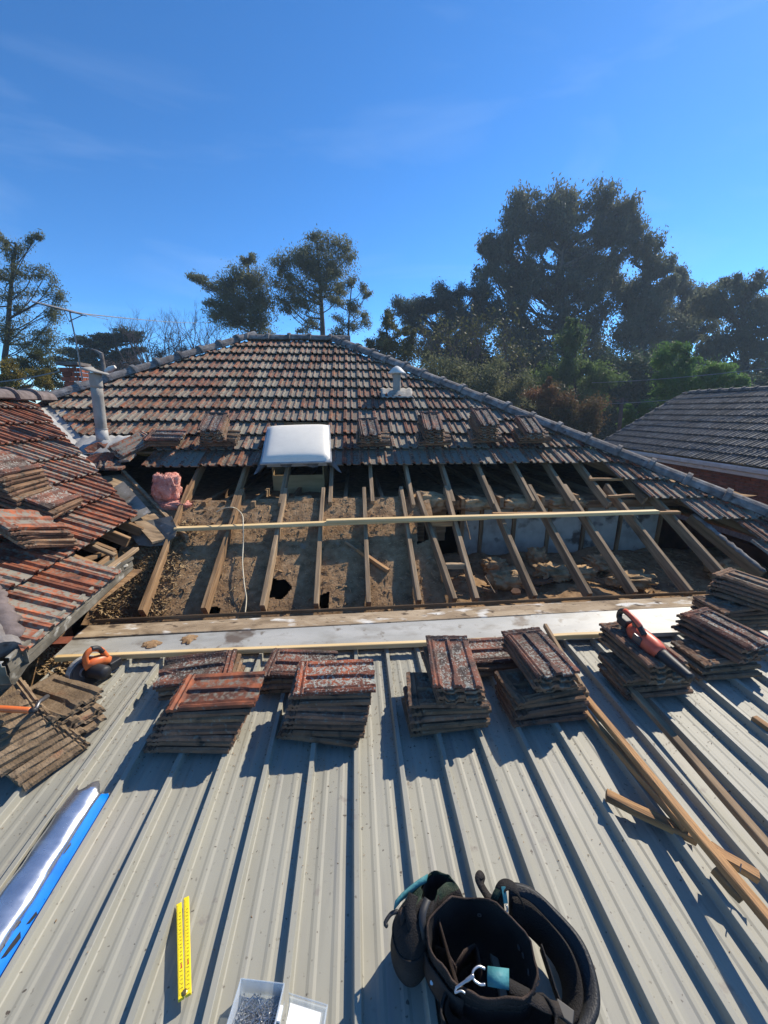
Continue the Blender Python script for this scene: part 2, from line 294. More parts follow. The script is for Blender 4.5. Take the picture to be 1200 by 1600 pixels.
m_brick = mat('brick_red', [(0.3, (0.17, 0.05, 0.03)), (0.7, (0.30, 0.095, 0.055))], 6, rough=0.9, bump=0.4, bscale=60, vary=0.25)
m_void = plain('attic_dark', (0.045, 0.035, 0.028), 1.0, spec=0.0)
m_wire = plain('wire_grey', (0.20, 0.20, 0.20), 0.5)
m_alu = plain('aluminium', (0.50, 0.50, 0.50), 0.4, metal=0.6)
m_label = plain('label_white', (0.80, 0.82, 0.84), 0.5, var=0.03)
def glassy(name, c, alpha, rough=0.15):
    m = bpy.data.materials.new(name); m.use_nodes = True; nt = m.node_tree; nt.nodes.clear(); L = nt.links.new
    out = nn(nt, 'ShaderNodeOutputMaterial'); t = nn(nt, 'ShaderNodeBsdfTransparent'); t.inputs[0].default_value = (0.93, 0.96, 0.98, 1)
    p = nn(nt, 'ShaderNodeBsdfPrincipled', Roughness=rough); p.inputs['Base Color'].default_value = (*c, 1)
    s = nn(nt, 'ShaderNodeMixShader'); lw = nn(nt, 'ShaderNodeLayerWeight', Blend=0.35)
    mr = nn(nt, 'ShaderNodeMapRange'); mr.inputs[3].default_value = alpha; mr.inputs[4].default_value = min(1, alpha + 0.5)
    L(lw.outputs['Facing'], mr.inputs[0]); L(mr.outputs[0], s.inputs[0]); L(t.outputs[0], s.inputs[1]); L(p.outputs[0], s.inputs[2]); L(s.outputs[0], out.inputs[0]); return m
m_clear = glassy('plastic_clear', (0.70, 0.75, 0.80), 0.22)
def leafmat(name, c1, c2, c3, trans=0.35, rough=0.6, spec=0.25):
    return mat(name, [(0.3, c1), (0.5, c2), (0.72, c3)], 0.9, detail=4, coord='World', rough=rough, trans=trans, spec=spec, over=[(7, 0.58, 0.75, c3)])
m_euc = leafmat('leaf_eucalypt', (0.075, 0.09, 0.06), (0.11, 0.125, 0.08), (0.16, 0.155, 0.10), 0.55, 0.6, 0.25)
m_gum = leafmat('leaf_gum_grey', (0.095, 0.11, 0.055), (0.145, 0.155, 0.078), (0.21, 0.20, 0.10), 0.55, 0.6, 0.25)
m_olive = leafmat('leaf_olive', (0.055, 0.062, 0.022), (0.09, 0.095, 0.03), (0.15, 0.14, 0.05), 0.35)
m_pineleaf = leafmat('leaf_pine_dark', (0.036, 0.058, 0.046), (0.052, 0.078, 0.058), (0.075, 0.10, 0.07), 0.4)
m_cyp = leafmat('leaf_cypress', (0.03, 0.052, 0.03), (0.045, 0.072, 0.04), (0.065, 0.092, 0.05), 0.4)
m_green = leafmat('leaf_green', (0.06, 0.10, 0.036), (0.095, 0.145, 0.046), (0.14, 0.20, 0.06), 0.55)
m_bright = leafmat('leaf_bright', (0.07, 0.14, 0.04), (0.11, 0.20, 0.05), (0.16, 0.27, 0.07), 0.55)
m_yel = leafmat('leaf_wattle_yellow', (0.07, 0.07, 0.02), (0.20, 0.15, 0.02), (0.36, 0.26, 0.03), 0.35)
m_red = leafmat('leaf_photinia', (0.06, 0.07, 0.032), (0.115, 0.085, 0.038), (0.22, 0.10, 0.05), 0.4)
m_bark = mat('bark', [(0.3, (0.05, 0.042, 0.036)), (0.7, (0.13, 0.11, 0.095))], 3, stretch=(2, 2, 0.5), coord='World', rough=0.95, bump=0.5, spec=0.1)
m_twig = mat('twigs', [(0.3, (0.07, 0.052, 0.05)), (0.7, (0.15, 0.115, 0.105))], 3, coord='World', rough=0.95, spec=0.1)
m_ground = mat('ground_lawn', [(0.3, (0.04, 0.06, 0.02)), (0.55, (0.07, 0.10, 0.03)), (0.75, (0.14, 0.12, 0.07))], 0.4, coord='World', rough=1.0, bump=0.4, bscale=6, spec=0.05)
# ------------------------------------------------------------------ ground
g = G(); N_ = 40
gv = [(r_ * math.cos(2*PI*i/N_), 8 + r_ * math.sin(2*PI*i/N_), GROUND) for r_ in (12, 60, 300, 1500) for i in range(N_)]
gf = [(k*N_+i, k*N_+(i+1) % N_, (k+1)*N_+(i+1) % N_, (k+1)*N_+i) for k in range(3) for i in range(N_)] + [tuple(range(N_))]
tag(obj('ground', gv, gf, m_ground), kind='structure')

# ------------------------------------------------------------------ tiles
PROF = [(0, .004), (.007, .026), (.020, .029), (.026, .022), (.032, .028), (.046, .024), (.058, .003), (.100, .002), (.110, .019), (.126, .019), (.137, .003), (.190, .002), (.207, .005), (.222, -.004)]
TL, TW = .42, .222
def roof_tile_mesh(m):
    n = len(PROF); v = []; f = []
    for y in (0, TL):
        for x, z in PROF: v.append((x, y, z))
    for x, z in PROF: v.append((x, 0.005, z - .015))
    for i in range(n - 1):
        f.append((i, i + 1, n + i + 1, n + i)); f.append((2*n + i, 2*n + i + 1, i + 1, i))
    me = mesh('roof_tile_shape', v, f, m)
    a = me.attributes.new('pan', 'FLOAT', 'POINT')
    a.data.foreach_set('value', [1.0 - min(1, max(0, q[2] + (.015 if 2*n <= i < 3*n else 0)) / .02) for i, q in enumerate(v)])
    return me
class Plane:
    def __init__(s, O, u, v):
        s.O, s.u, s.v = Vector(O), Vector(u).normalized(), Vector(v).normalized(); s.n = s.u.cross(s.v)
    def P(s, a, b, h=0): return s.O + s.u * a + s.v * b + s.n * h
    def ab(s, p): d = Vector(p) - s.O; return d.dot(s.u), d.dot(s.v)
    def hit(s, x, y, h=0): return meet(x, y, s.n, s.n.dot(s.O) + h)
MAIN = Plane((0, 2.9, -1.565), (1, 0, 0), (0, CA, SA))
WP = R(29.9)
WING = Plane((-1.70, 1.8, -1.15), (-.096, .9954, 0), (-.9954 * math.cos(WP), -.096 * math.cos(WP), math.sin(WP)))
def clipped(me, mtx, clips):
    """a copy of the tile cut along hips and valleys (planes given in the world)"""
    bm = bmesh.new(); bm.from_mesh(me); inv = mtx.inverted(); hit = False
    for co, no in clips:
        c = inv @ co; nrm = (inv.to_3x3() @ no).normalized()
        d = [(q.co - c).dot(nrm) for q in bm.verts]
        if not d or max(d) <= 0.002: continue
        if min(d) >= -0.004: bm.free(); return None
        hit = True
        bmesh.ops.bisect_plane(bm, geom=bm.verts[:] + bm.edges[:] + bm.faces[:], plane_co=c, plane_no=nrm, clear_outer=True)
    if not hit: bm.free(); return me
    out = bpy.data.meshes.new('cut_tile_shape'); bm.to_mesh(out); bm.free()
    for m_ in me.materials: out.materials.append(m_)
    return out
def field(pl, s0, gauge, courses, a0, a1, clips, keep=lambda i, a: True, cover=.206, lift=.070, me=None, stag=0.0):
    """lays courses of tiles; returns (matrix, mesh, centre)"""
    out = []; tilt = Matrix.Rotation(-R(7.2), 4, 'X')
    base = Matrix((pl.u, pl.v, pl.n)).transposed().to_4x4()
    for i in range(courses):
        s = s0 + i * gauge
        for j in range(int((a1 - a0) / cover) + 1):
            a = a0 + j * cover + (stag if i % 2 else 0)
            if not keep(i, a + cover / 2): continue
            mt = base.copy(); mt.translation = pl.P(a + rnd.uniform(-.003, .003), s + rnd.uniform(-.006, .006), lift + rnd.uniform(-.002, .004))
            mt = mt @ tilt @ Matrix.Rotation(R(rnd.uniform(-.7, .7)), 4, 'Z') @ Matrix.Rotation(R(rnd.uniform(-.8, .8)), 4, 'Y')
            m2 = clipped(me, mt, clips)
            if m2 is None: continue
            out.append((mt, m2, pl.P(a + cover / 2, s + .17, lift)))
    return out
def lay(tiles, parent, stuff_name, limit=300, name='tile'):
    """the ones that show largest become parts, the rest one joined part"""
    def size(t):
        x, y = px_of(t[2]); inn = -40 < x < 1240 and -40 < y < 1640
        return (0 if inn else 1, t[2].length)
    tiles = sorted(tiles, key=size)
    for mt, me, c in tiles[:limit]: put(name, me, parent, mt)
    rest = tiles[limit:]
    if not rest: return
    V = []; F = []; A = []; Q = []
    for mt, me, c in rest:
        b = len(V); V += [mt @ q.co for q in me.vertices]; F += [tuple(i + b for i in p.vertices) for p in me.polygons]
        A += [rnd.random()] * len(me.vertices)
        pa = me.attributes.get('pan'); Q += [d.value for d in pa.data] if pa else [0.5] * len(me.vertices)
    o = obj(stuff_name, V, F, rest[0][1].materials[0], parent)
    o.data.attributes.new('rnd', 'FLOAT', 'POINT').data.foreach_set('value', A)
    o.data.attributes.new('pan', 'FLOAT', 'POINT').data.foreach_set('value', Q)
    tag(o, kind='stuff')
def edge_clip(p, q, side, off=0.0):
    """vertical cutting plane through two plan points; what lies towards `side` is cut away"""
    p, q, side = Vector((*p, 0)), Vector((*q, 0)), Vector((*side, 0))
    d = (q - p).normalized(); nrm = Vector((d.y, -d.x, 0))
    if (side - p).dot(nrm) < 0: nrm = -nrm
    return p - nrm * off, nrm

RIDGE_Y, RX0, RX1 = 8.3, -2.07, -.40
RIDGE_Z = roof_z(RIDGE_Y)
def hipR(Y): return -.40 + (8.3 - Y) * 1.045
def hipL(Y): return -2.07 - (8.3 - Y) * 1.0
VA, VB = (-4.30, 5.85), (-1.62, 3.475)                      # valley line in plan
house = thing('house', (0.5, 8, GROUND), 'old house with hipped terracotta tile roof, its near edge stripped back to bare rafters', 'house')
mt_tile = roof_tile_mesh(m_tile); mt_red = roof_tile_mesh(m_tile_red)
S0T, GA = 1.895, .347
main_clips = [edge_clip((RX1, RIDGE_Y), (hipR(3), 3), (9, 9), .05), edge_clip((RX0, RIDGE_Y), (hipL(5), 5), (-9, 9), .05), edge_clip(VA, VB, (-9, 0), .06)]
SKX = (RF(408, 724, .16).x, RF(517, 721, .16).x)
def keep_main(i, a):
    if i == 0 and a < -2.42: return False
    if i == 1 and -2.95 < a < -2.33: return False
    if i == 0 and SKX[0] + .02 < a < SKX[1] - .02: return False            # under the skylight
    if i in (1, 2) and SKX[0] + .12 < a < SKX[1] - .12: return False
    return True
tiles = field(MAIN, S0T, GA, 12, -5.1, 5.2, main_clips, keep_main, me=mt_tile)
# remnants of the lower courses left beside the hip on the right, each starting further out
starts = [RF(962, 741, .06).x, RF(1005, 767, .06).x, RF(1077, 791, .06).x, RF(1158, 817, .06).x, RF(1185, 850, .06).x]
for k, x0 in enumerate(starts):
    tiles += field(MAIN, S0T - GA * (k + 1), GA, 1, x0, 5.4, main_clips, me=mt_tile)
WH0, WH1 = WING.hit(14, 1000, .04), WING.hit(-40, 893, .04)
wing_hip = (WH0.xy, WH1.xy)
wing_clips = [edge_clip(VA, VB, (9, 9), .10), edge_clip(*wing_hip, (-9, 0), .02)]
tiles += field(WING, -.05, .34, 1, -1.5, .97, wing_clips, me=mt_red, lift=.03)
tiles += field(WING, .29, .34, 7, -1.5, 5.2, wing_clips, me=mt_red, lift=.03)
lay(tiles, house, 'tile_rows')

# ridge and hip caps: half-round pieces with a collar
def cap_mesh(m, L=.42, r0=.105):
    g = G(); rings = []
    for y, r_ in ((0, r0 + .028), (.05, r0 + .03), (.055, r0), (L, r0 - .006)):
        rings.append([(r_ * math.cos(PI * t / 8) * 1.05, y, r_ * math.sin(PI * t / 8) * .92 - .03) for t in range(9)] + [(-(r_ - .02), y, -.045), ((r_ - .02), y, -.045)])
    g.loft(rings); return mesh('cap_shape', g.v, g.f, m, False)
mc = cap_mesh(m_cap); mcm = cap_mesh(m_mortar, r0=.12); mch = cap_mesh(m_cap, .36, .066)
def caps(p, q, h=.10, pitch=.40, me=None, up=(0, 0, 1), name='ridge_cap', start=0.0):
    p, q = Vector(p), Vector(q); d = (q - p); L = d.length; d.normalize(); n_ = int((L - start) / pitch) + 1
    for k in range(n_):
        x = d.cross(Vector(up)).normalized(); z = x.cross(d)
        mt = Matrix((x, d, z)).transposed().to_4x4(); mt.translation = p + d * (start + k * pitch) + z * (h + rnd.uniform(-.006, .006))
        put(name, me or mc, house, mt @ Matrix.Rotation(R(rnd.uniform(-2, 2)), 4, 'Z') @ Matrix.Rotation(R(rnd.uniform(-3, 3)), 4, 'Y'))
def hp(X, Y): return Vector((X, Y, roof_z(Y)))
caps(hp(RX0, RIDGE_Y), hp(RX1, RIDGE_Y), .08)
caps(hp(hipR(2.9), 2.9), hp(RX1, RIDGE_Y), .085, name='hip_cap')
caps(hp(hipL(6.05), 6.05), hp(RX0, RIDGE_Y), .085, name='hip_cap')
wr0, wr1 = Vector((-3.98, 3.2, .10)), Vector((-4.30, 5.95, .14))
caps(wr0, wr1, .05, me=mcm)
for k in range(5):                                            # mortared hip of the wing's near end
    d = (WH1 - WH0).normalized()
    x = d.cross(Vector((0, 0, 1))).normalized(); z = x.cross(d)
    mt = Matrix((x, d, z)).transposed().to_4x4(); mt.translation = WH0 - d * .05 + d * (.34 * k) - x * .06 + z * .0
    put('hip_cap', mch, house, mt @ Matrix.Rotation(R(rnd.uniform(-5, 5)), 4, 'Z'))

def rough_ridge(name, p, q, rad, mat_, n=26, seed=0, flat=.7):
    """a continuous trowelled ridge of mortar, uneven and lumpy"""
    d = (q - p).normalized(); x = d.cross(Vector((0, 0, 1))).normalized(); z = x.cross(d); rings = []
    for k in range(n + 1):
        c = p.lerp(q, k / n); r0 = rad * (.75 + .5 * noise.noise(Vector((k * .55, seed, 2)))) * (1 if 0 < k < n else .55)
        rings.append([c + (x * math.cos(a) * r0 * 1.2 + z * math.sin(a) * r0 * flat) * (1 + .35 * noise.noise(Vector((k * .8, a * 1.6, seed + 4)))) for a in [2*PI*j/14 for j in range(14)]])
    g = G(); g.loft(rings); return tag(g.build(name, mat_, house, True), kind='stuff')
rough_ridge('hip_pointing', WH0 + WING.u * .03 - Vector((0, 0, .015)), WH1 + WING.u * .03 - Vector((0, 0, .015)), .055, m_mortar)
# slopes on the far sides
def slab(name, pts, mat_, t=.06):
    pts = [Vector(p) for p in pts]; n = (pts[1] - pts[0]).cross(pts[2] - pts[0]).normalized()
    if n.z < 0: n = -n
    k = len(pts); v = pts + [p - n * t for p in pts]
    f = [tuple(range(k)), tuple(range(2*k - 1, k - 1, -1))] + [(i, i + k, (i + 1) % k + k, (i + 1) % k) for i in range(k)]
    return obj(name, v, f, mat_, house)
ZE = -1.56; XR = hipR(2.9)
dn = Vector((0, 0, -.0))
slab('roof_slope', [(RX1, RIDGE_Y, RIDGE_Z), (XR, 2.9, ZE), (XR, 13.9, ZE)], m_tile)
slab('roof_slope', [(RX1, RIDGE_Y, RIDGE_Z), (XR, 13.9, ZE), (-7.6, 13.9, ZE), (RX0, RIDGE_Y, RIDGE_Z)], m_tile)
slab('roof_slope', [(RX0, RIDGE_Y, RIDGE_Z), (-7.6, 13.9, ZE), (-7.6, 6.0, ZE), (-4.35, 6.02, .18)], m_tile)
slab('roof_slope', [(-3.98, 3.2, .04), (-4.33, 6.0, .10), (-7.0, 6.0, -1.3), (-6.6, 1.2, -1.3)], m_tile)
slab('roof_slope', [(WH0.x, WH0.y, WH0.z - .1), (-3.98, 3.2, .0), (-6.6, 1.2, -1.3)], m_tile)

# ---- frame of the stripped part
low_x = [-1.75, -1.26, -.79, -.35, .09, .52, .80, 1.02, 1.54, 2.04, 2.46, 2.98, 3.44]
up_x = [-1.84, -1.31, -.82, -.29, .17, .61, 1.06, 1.51, 1.97, 2.41, 2.83, 3.30, 3.78]
def rz(Y): return roof_z(Y)
for i, x in enumerate(low_x):
    ytop = 4.28 if i else 4.35
    dx = -.10 if i == 0 else rnd.uniform(-.015, .015)
    if i == 6: beam('rafter', (.83, 2.93, rz(2.93)), (.70, 4.2, rz(4.2)), .042, .095, m_oldgrey, house)
    else: beam('rafter', (x, 2.93, rz(2.93)), (x + dx, ytop, rz(ytop)), .042, .10, m_old if i < 2 else m_oldgrey, house)
for i, x in enumerate(up_x):
    y0 = 4.02 + rnd.uniform(-.06, .05); y1 = min(8.2, 8.3 - max(0, (x + .4) / 1.045) - .05, 8.3 - max(0, -2.07 - x) - .05)
    beam('rafter', (x + .01, y0, rz(y0)), (x, y1, rz(y1)), .042, .10, m_old if i < 2 else m_oldgrey, house)
for y, x0, x1 in ((3.28, .82, 1.00), (3.78, .76, 1.00)):      # trimmers between the doubled rafters
    beam('noggin', (x0, y, rz(y) - .01), (x1, y, rz(y) - .012), .05, .05, m_oregon if y > 3.5 else m_oldgrey, house)
for (xa, ya), (xb, yb) in (((921, 747), (972, 747)), ((950, 774), (990, 772))):  # battens still fixed between the last rafters
    beam('batten', RF(xa, ya, .03), RF(xb, yb, .03), .04, .03, m_oregon, house)
beam('batten', RF(1040, 797, .03), RF(1060, 798, .03), .04, .03, m_oregon, house)
for k in range(12):                                           # battens still under the tiles
    s = S0T + GA * k + .36; Y = 2.9 + s * CA
    beam('batten', (max(hipL(Y) + .2, -4.4 + (5.9 - Y) * 1.1), Y, rz(Y) + .028), (hipR(Y) - .15, Y, rz(Y) + .028), .04, .025, m_old, house)
beam('hip_rafter', hp(hipR(2.9) - .05, 2.9) + Vector((0, 0, -.03)), hp(RX1, RIDGE_Y) + Vector((0, 0, -.03)), .05, .16, m_old, house)
# rough rafter smeared with old mortar, beside the hip
ra, rb = RF(1083, 803), RF(1195, 893)
beam('rafter', ra, rb, .05, .11, m_old, house)
rough_ridge('mortar_bedding', ra + Vector((0, 0, .0)), rb + Vector((0, 0, .0)), .032, m_cap, 34, 5, .6)
beam('wall_plate', (-2.2, 4.27, -1.02), (4.2, 4.27, -1.02), .10, .09, m_old, house)
for x in (-1.62, -1.42, -1.10, -.72, -.12, .30, .72, 1.20, 1.65, 2.12, 2.56, 3.0):   # joist ends over the plate
    y0 = 4.12 + rnd.uniform(-.05, .05)
    beam('ceiling_joist', (x, y0, -.945 + rnd.uniform(-.01, .01)), (x, 8.5, -.95), .045, .11, m_old if rnd.random() < .5 else m_oldgrey, house)

# wall under the plate: white plaster between dark studs on the right, boards on the left
xs = [AY(q, 835, 4.27).x for q in (722, 752, 803, 857, 912, 968, 1030)]
g_y = 4.29
for a, b in zip(xs[:-1], xs[1:]):
    g = G(); g.box(((a + b) / 2, g_y + .02, -1.48), (b - a - .05, .014, .72)); g.build('plaster_panel', m_plaster, house)
for x in xs: beam('stud', (x, g_y - .01, -1.11), (x + .003, g_y - .01, -1.86), .045, .07, m_old, house, up=(0, -1, 0))
for k in range(4):
    g = G(); g.box((-.55 + rnd.uniform(-.01, .01), g_y + .03, -1.16 - k * .10), (3.2, .018, .095)); g.build('wall_board', m_old, house)
beam('stud', (xs[0] + .0, g_y - .02, -1.11), (xs[0], g_y - .02, -1.86), .05, .08, m_old, house, up=(0, -1, 0))

# ceilings with decades of dust: the low one (holes torn through it) and the high one beyond the plate
def sheet(name, x0, x1, y0, y1, zf, mat_, step=.03, holes=(), smooth=True):
    nx, ny = int((x1 - x0) / step) + 1, int((y1 - y0) / step) + 1
    v = [(x0 + (x1-x0)*i/(nx-1), y0 + (y1-y0)*j/(ny-1), 0) for j in range(ny) for i in range(nx)]
    v = [(x, y, zf(x, y)) for x, y, _ in v]; f = []
    def inside(x, y, poly):
        c = False; n = len(poly)
        for i in range(n):
            (xa, ya), (xb, yb) = poly[i], poly[i-1]
            if (ya > y) != (yb > y) and x < (xb-xa)*(y-ya)/(yb-ya) + xa: c = not c
        return c
    for j in range(ny - 1):
        for i in range(nx - 1):
            cx, cy = x0 + (x1-x0)*(i+.5)/(nx-1), y0 + (y1-y0)*(j+.5)/(ny-1)
            if any(inside(cx, cy, h_) for h_ in holes): continue
            a = j*nx+i; f.append((a, a+1, a+nx+1, a+nx))
    return obj(name, v, f, mat_, house, smooth)
def fb(x, y, s=1.0, o=0): return noise.fractal(Vector((x*s + o, y*s, 3.1 + o)), 1.0, 2.0, 4)
def z_low(x, y): return roof_z(y) - .150 + .085 * min(1, max(0, (y - 3.0) / 1.0)) + .007 * fb(x, y, 5) + .012 * fb(x, y, 1.7) + .003 * fb(x, y, 22)
def z_right(x, y): return -1.72 + .02 * (y - 2.95) + .03 * fb(x, y, 4, 7) + .07 * max(0, fb(x, y, 1.6, 3)) + .007 * fb(x, y, 22)
def z_high(x, y): return -1.03 + .03 * fb(x, y, 3, 5) + .06 * max(0, fb(x, y, 1.3, 9))
def poly(*pp): return [(RF(x, y, -.12).x, RF(x, y, -.12).y) for x, y in pp]
holes = [poly((426, 906), (446, 908), (458, 918), (440, 938), (420, 934)), poly((498, 930), (514, 924), (513, 952), (500, 952)), poly((322, 962), (330, 946), (344, 948), (342, 962)),
         poly((652, 824), (672, 822), (676, 848), (652, 856))]
tag(sheet('ceiling', -2.25, .82, 2.96, 4.20, z_low, m_dirt, .012, holes), kind='structure') if False else sheet('ceiling', -2.25, .82, 2.96, 4.20, z_low, m_dirt, .012, holes)
sheet('ceiling', .80, 4.6, 2.96, 4.33, z_right, m_dirt, .03)
sheet('ceiling', -6.8, 5.0, 4.33, 9.5, z_high, m_dirt, .10)
G().add([(.80, 2.96, -1.8), (.80, 4.2, -1.8), (.80, 4.2, z_low(.8, 4.2)), (.80, 2.96, z_low(.8, 2.96)), (.78, 2.96, -1.8), (.78, 4.2, -1.8), (.78, 4.2, z_low(.78, 4.2)), (.78, 2.96, z_low(.78, 2.96))], [(0, 1, 2, 3), (7, 6, 5, 4), (0, 3, 7, 4), (1, 5, 6, 2)]).build('ceiling_edge', m_old, house)
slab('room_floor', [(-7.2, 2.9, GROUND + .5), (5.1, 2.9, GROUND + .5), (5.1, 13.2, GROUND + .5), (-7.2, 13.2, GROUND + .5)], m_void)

# walls of the house
def wallbox(c, d): G().box(c, d).build('wall', m_brick, house)
hz_ = (-1.62 - GROUND)
wallbox((-.2, 2.84, GROUND + hz_/2 - .06), (10.2, .10, hz_ - .12)); wallbox((4.95, 8.2, GROUND + hz_/2), (.12, 10.8, hz_)); wallbox((-1.0, 13.5, GROUND + hz_/2), (12, .12, hz_))
wallbox((-6.9, 9.8, GROUND + hz_/2), (.12, 7.4, hz_)); G().box((-2.48, 2.5, GROUND + 1.36), (.10, 1.2, 2.72)).build('wall', m_old, house); G().box((-2.1, 2.45, -1.275), (.64, 1.3, .012)).build('eave_soffit', m_old, house); G().box((-4.2, 1.95, GROUND + 1.36), (4.1, .12, 2.72)).build('wall', m_old, house); wallbox((-6.2, 4, GROUND + 1.3), (.12, 4.5, 2.6))

# valley: flashing down the upper part, bare board and bent tray at its stripped end
zv = lambda X, Y: roof_z(Y)
va, vb = Vector((*VA, roof_z(VA[1]) + .05)), RF(164, 735, .05)
def strip(name, pts_mid, wl, wr, mat_, drop=.03, t=.003, steps=14):
    g = G(); rows = []
    a, b = pts_mid; d = (b - a).normalized()
    perp = Vector((-d.y, d.x, 0)).normalized()
    for k in range(steps + 1):
        p = a.lerp(b, k / steps)
        rows.append([p + perp * (-wl) + Vector((0, 0, wl * .36 + rnd.uniform(-.004, .004))), p + Vector((0, 0, rnd.uniform(-.003, .003))), p + perp * wr + Vector((0, 0, wr * .36 + rnd.uniform(-.004, .004)))])
    g.loft(rows, False, False, False)
    return mod_solid(g.build(name, mat_, house), t)
strip('valley_flashing', (va, vb), .17, .17, m_lead)
for i, (x, y, s_, rz_, lb) in enumerate(((158, 716, .16, .4, 'broken dark tile piece wedged below the flue flashing'), (178, 728, .15, -.3, 'broken grey tile piece at the torn tile edge by the valley'), (150, 700, .13, .9, 'small broken tile piece beside the flue base'), (196, 716, .15, 1.2, 'tilted broken tile piece right of the flue base'))):
    p = MAIN.hit(x, y, .10); pts2 = [Vector((math.cos(a) * s_ * q.uniform(.6, 1.1), math.sin(a) * s_ * .7 * q.uniform(.6, 1.1), 0)) for q in [random.Random(i)] for a in [2*PI*k/7 for k in range(7)]]
    rm = Matrix((MAIN.u, MAIN.v, MAIN.n)).transposed() @ Matrix.Rotation(rz_, 3, 'Z') @ Matrix.Rotation(.35 * (-1) ** i, 3, 'X')
    g = G(); g.loft([[p + rm @ (a_ + Vector((0, 0, z + .02 * math.sin(a_.x * 40)))) for a_ in pts2] for z in (-.012, .012)])
    tag(g.build('tile_fragment', m_tile), lb, 'tile fragment', 'broken tiles below the flue')
# stripped lower valley: board, side boards, loose tin sheet, bent galvanised tray
b0, b1 = RF(176, 748, .0), RF(262, 842, .0)
vd = (b1 - b0).normalized(); vperp = Vector((-vd.y, vd.x, 0)).normalized()
def vboard(name, off0, off1, a, b, h, mat_, t=.02, tilt=0.0):
    p, q = b0.lerp(b1, a), b0.lerp(b1, b)
    v = [p + vperp * off0 + Vector((0, 0, h)), q + vperp * off0 + Vector((0, 0, h)), q + vperp * off1 + Vector((0, 0, h + tilt)), p + vperp * off1 + Vector((0, 0, h + tilt))]
    v += [x - Vector((0, 0, t)) for x in v]
    return obj(name, v, [(0, 1, 2, 3), (7, 6, 5, 4), (0, 4, 5, 1), (1, 5, 6, 2), (2, 6, 7, 3), (3, 7, 4, 0)], mat_, house)
vboard('valley_board', -.13, .15, -.08, .98, -.01, m_oldgrey)
vboard('valley_board', .13, .165, -.10, 1.06, .03, m_oldgrey, .06)
g = G()
tray = [[RF(x, y, h) for x, y, h in row] for row in (((196, 822, -.02), (216, 816, .0), (240, 812, .0), (268, 806, .05)), ((206, 838, -.03), (226, 836, -.02), (250, 832, -.02), (277, 826, .04)), ((216, 852, -.04), (234, 854, -.04), (256, 852, -.03), (274, 838, .03)))]
g.loft(tray, False, False, False); mod_solid(g.build('valley_tray', m_tin, house), .003)
tin = [RF(170, 766, .03), RF(193, 752, .05), RF(236, 800, .05), (RF(206, 816, .04))]
o = obj('tin_sheet', tin, [(0, 3, 2, 1)], m_tin); mod_solid(o, .002)
tag(o, 'small weathered tin sheet lying loose on the bare valley board', 'metal sheet')
# wing eave: fascia, gutter with worn lip, soffit pieces
ga, gb = Vector((-1.665, 1.70, -1.13)), Vector((-1.830, 3.06, -1.13))
gd = (gb - ga).normalized(); gp = Vector((gd.y, -gd.x, 0))
sec = [(-.115, .0), (-.115, -.09), (-.015, -.135), (0.0, -.12), (.003, -.075), (.008, -.07), (.006, -.022), (.020, -.014), (.020, .004), (.006, .006)]
rows = []
for k in range(9):
    p = ga.lerp(gb, k / 8); rows.append([p + gp * (a + rnd.uniform(-.002, .002)) + Vector((0, 0, b + rnd.uniform(-.003, .003) - (.02 if k == 8 and a > 0 else 0))) for a, b in sec])
g = G(); g.loft(rows, False, False, False); gut = g.build('gutter', m_gutter, house); mod_solid(gut, .003, 0)
rows = [[ga + Vector((0, -.02, 0)) - Vector((1, 0, 0)) * t + Vector((0, -a, b)) for a, b in sec] for t in (-.02, .6, 1.4, 2.4)]
g = G(); g.loft(rows, False, False, False); mod_solid(g.build('gutter', m_gutter, house), .003, 0)
beam('fascia_board', ga + gp * -.13 + Vector((0, .02, .03)), gb + gp * -.13 + gd * .06 + Vector((0, 0, .03)), .025, .16, m_old, house)
beam('fascia_board', ga + Vector((-.1, .11, .0)), ga + Vector((-2.5, .11, .0)), .025, .16, m_old, house)
for k in range(7):
    p = ga + gd * (.25 + .3 * k) + gp * -.14
    beam('rafter_tail', p + Vector((0, 0, .03)), p + Vector((-1.2, -.1, .70)), .045, .09, m_old, house)
beam('eave_batten', WING.hit(146, 851, -.01), WING.hit(180, 866, -.0), .04, .025, m_oldgrey, house)
beam('eave_batten', WING.hit(150, 900, -.02), WING.hit(212, 855, -.02), .05, .03, m_oldgrey, house)
beam('eave_batten', WING.hit(112, 880, -.06), WING.hit(160, 862, -.06), .05, .03, m_old, house)
g = G()                                                       # crumpled white paper stuffed behind the gutter
for cx, cy, s_ in ((172, 893, .07), (188, 884, .05), (138, 886, .05)):
    p = WING.hit(cx, cy, -.03)
    rings = [[p + Vector((math.cos(a) * s_ * q * rnd.uniform(.8, 1.2), math.sin(a) * s_ * q * rnd.uniform(.8, 1.3), z * s_ * .5)) for a in [2*PI*j/9 for j in range(9)]] for q, z in ((.5, -.5), (1, -.2), (.9, .4), (.4, .8))]
    g.loft(rings)
tag(g.build('sarking_paper', m_plaster), 'crumpled white paper scraps stuffed behind the dirty gutter', 'paper scrap')

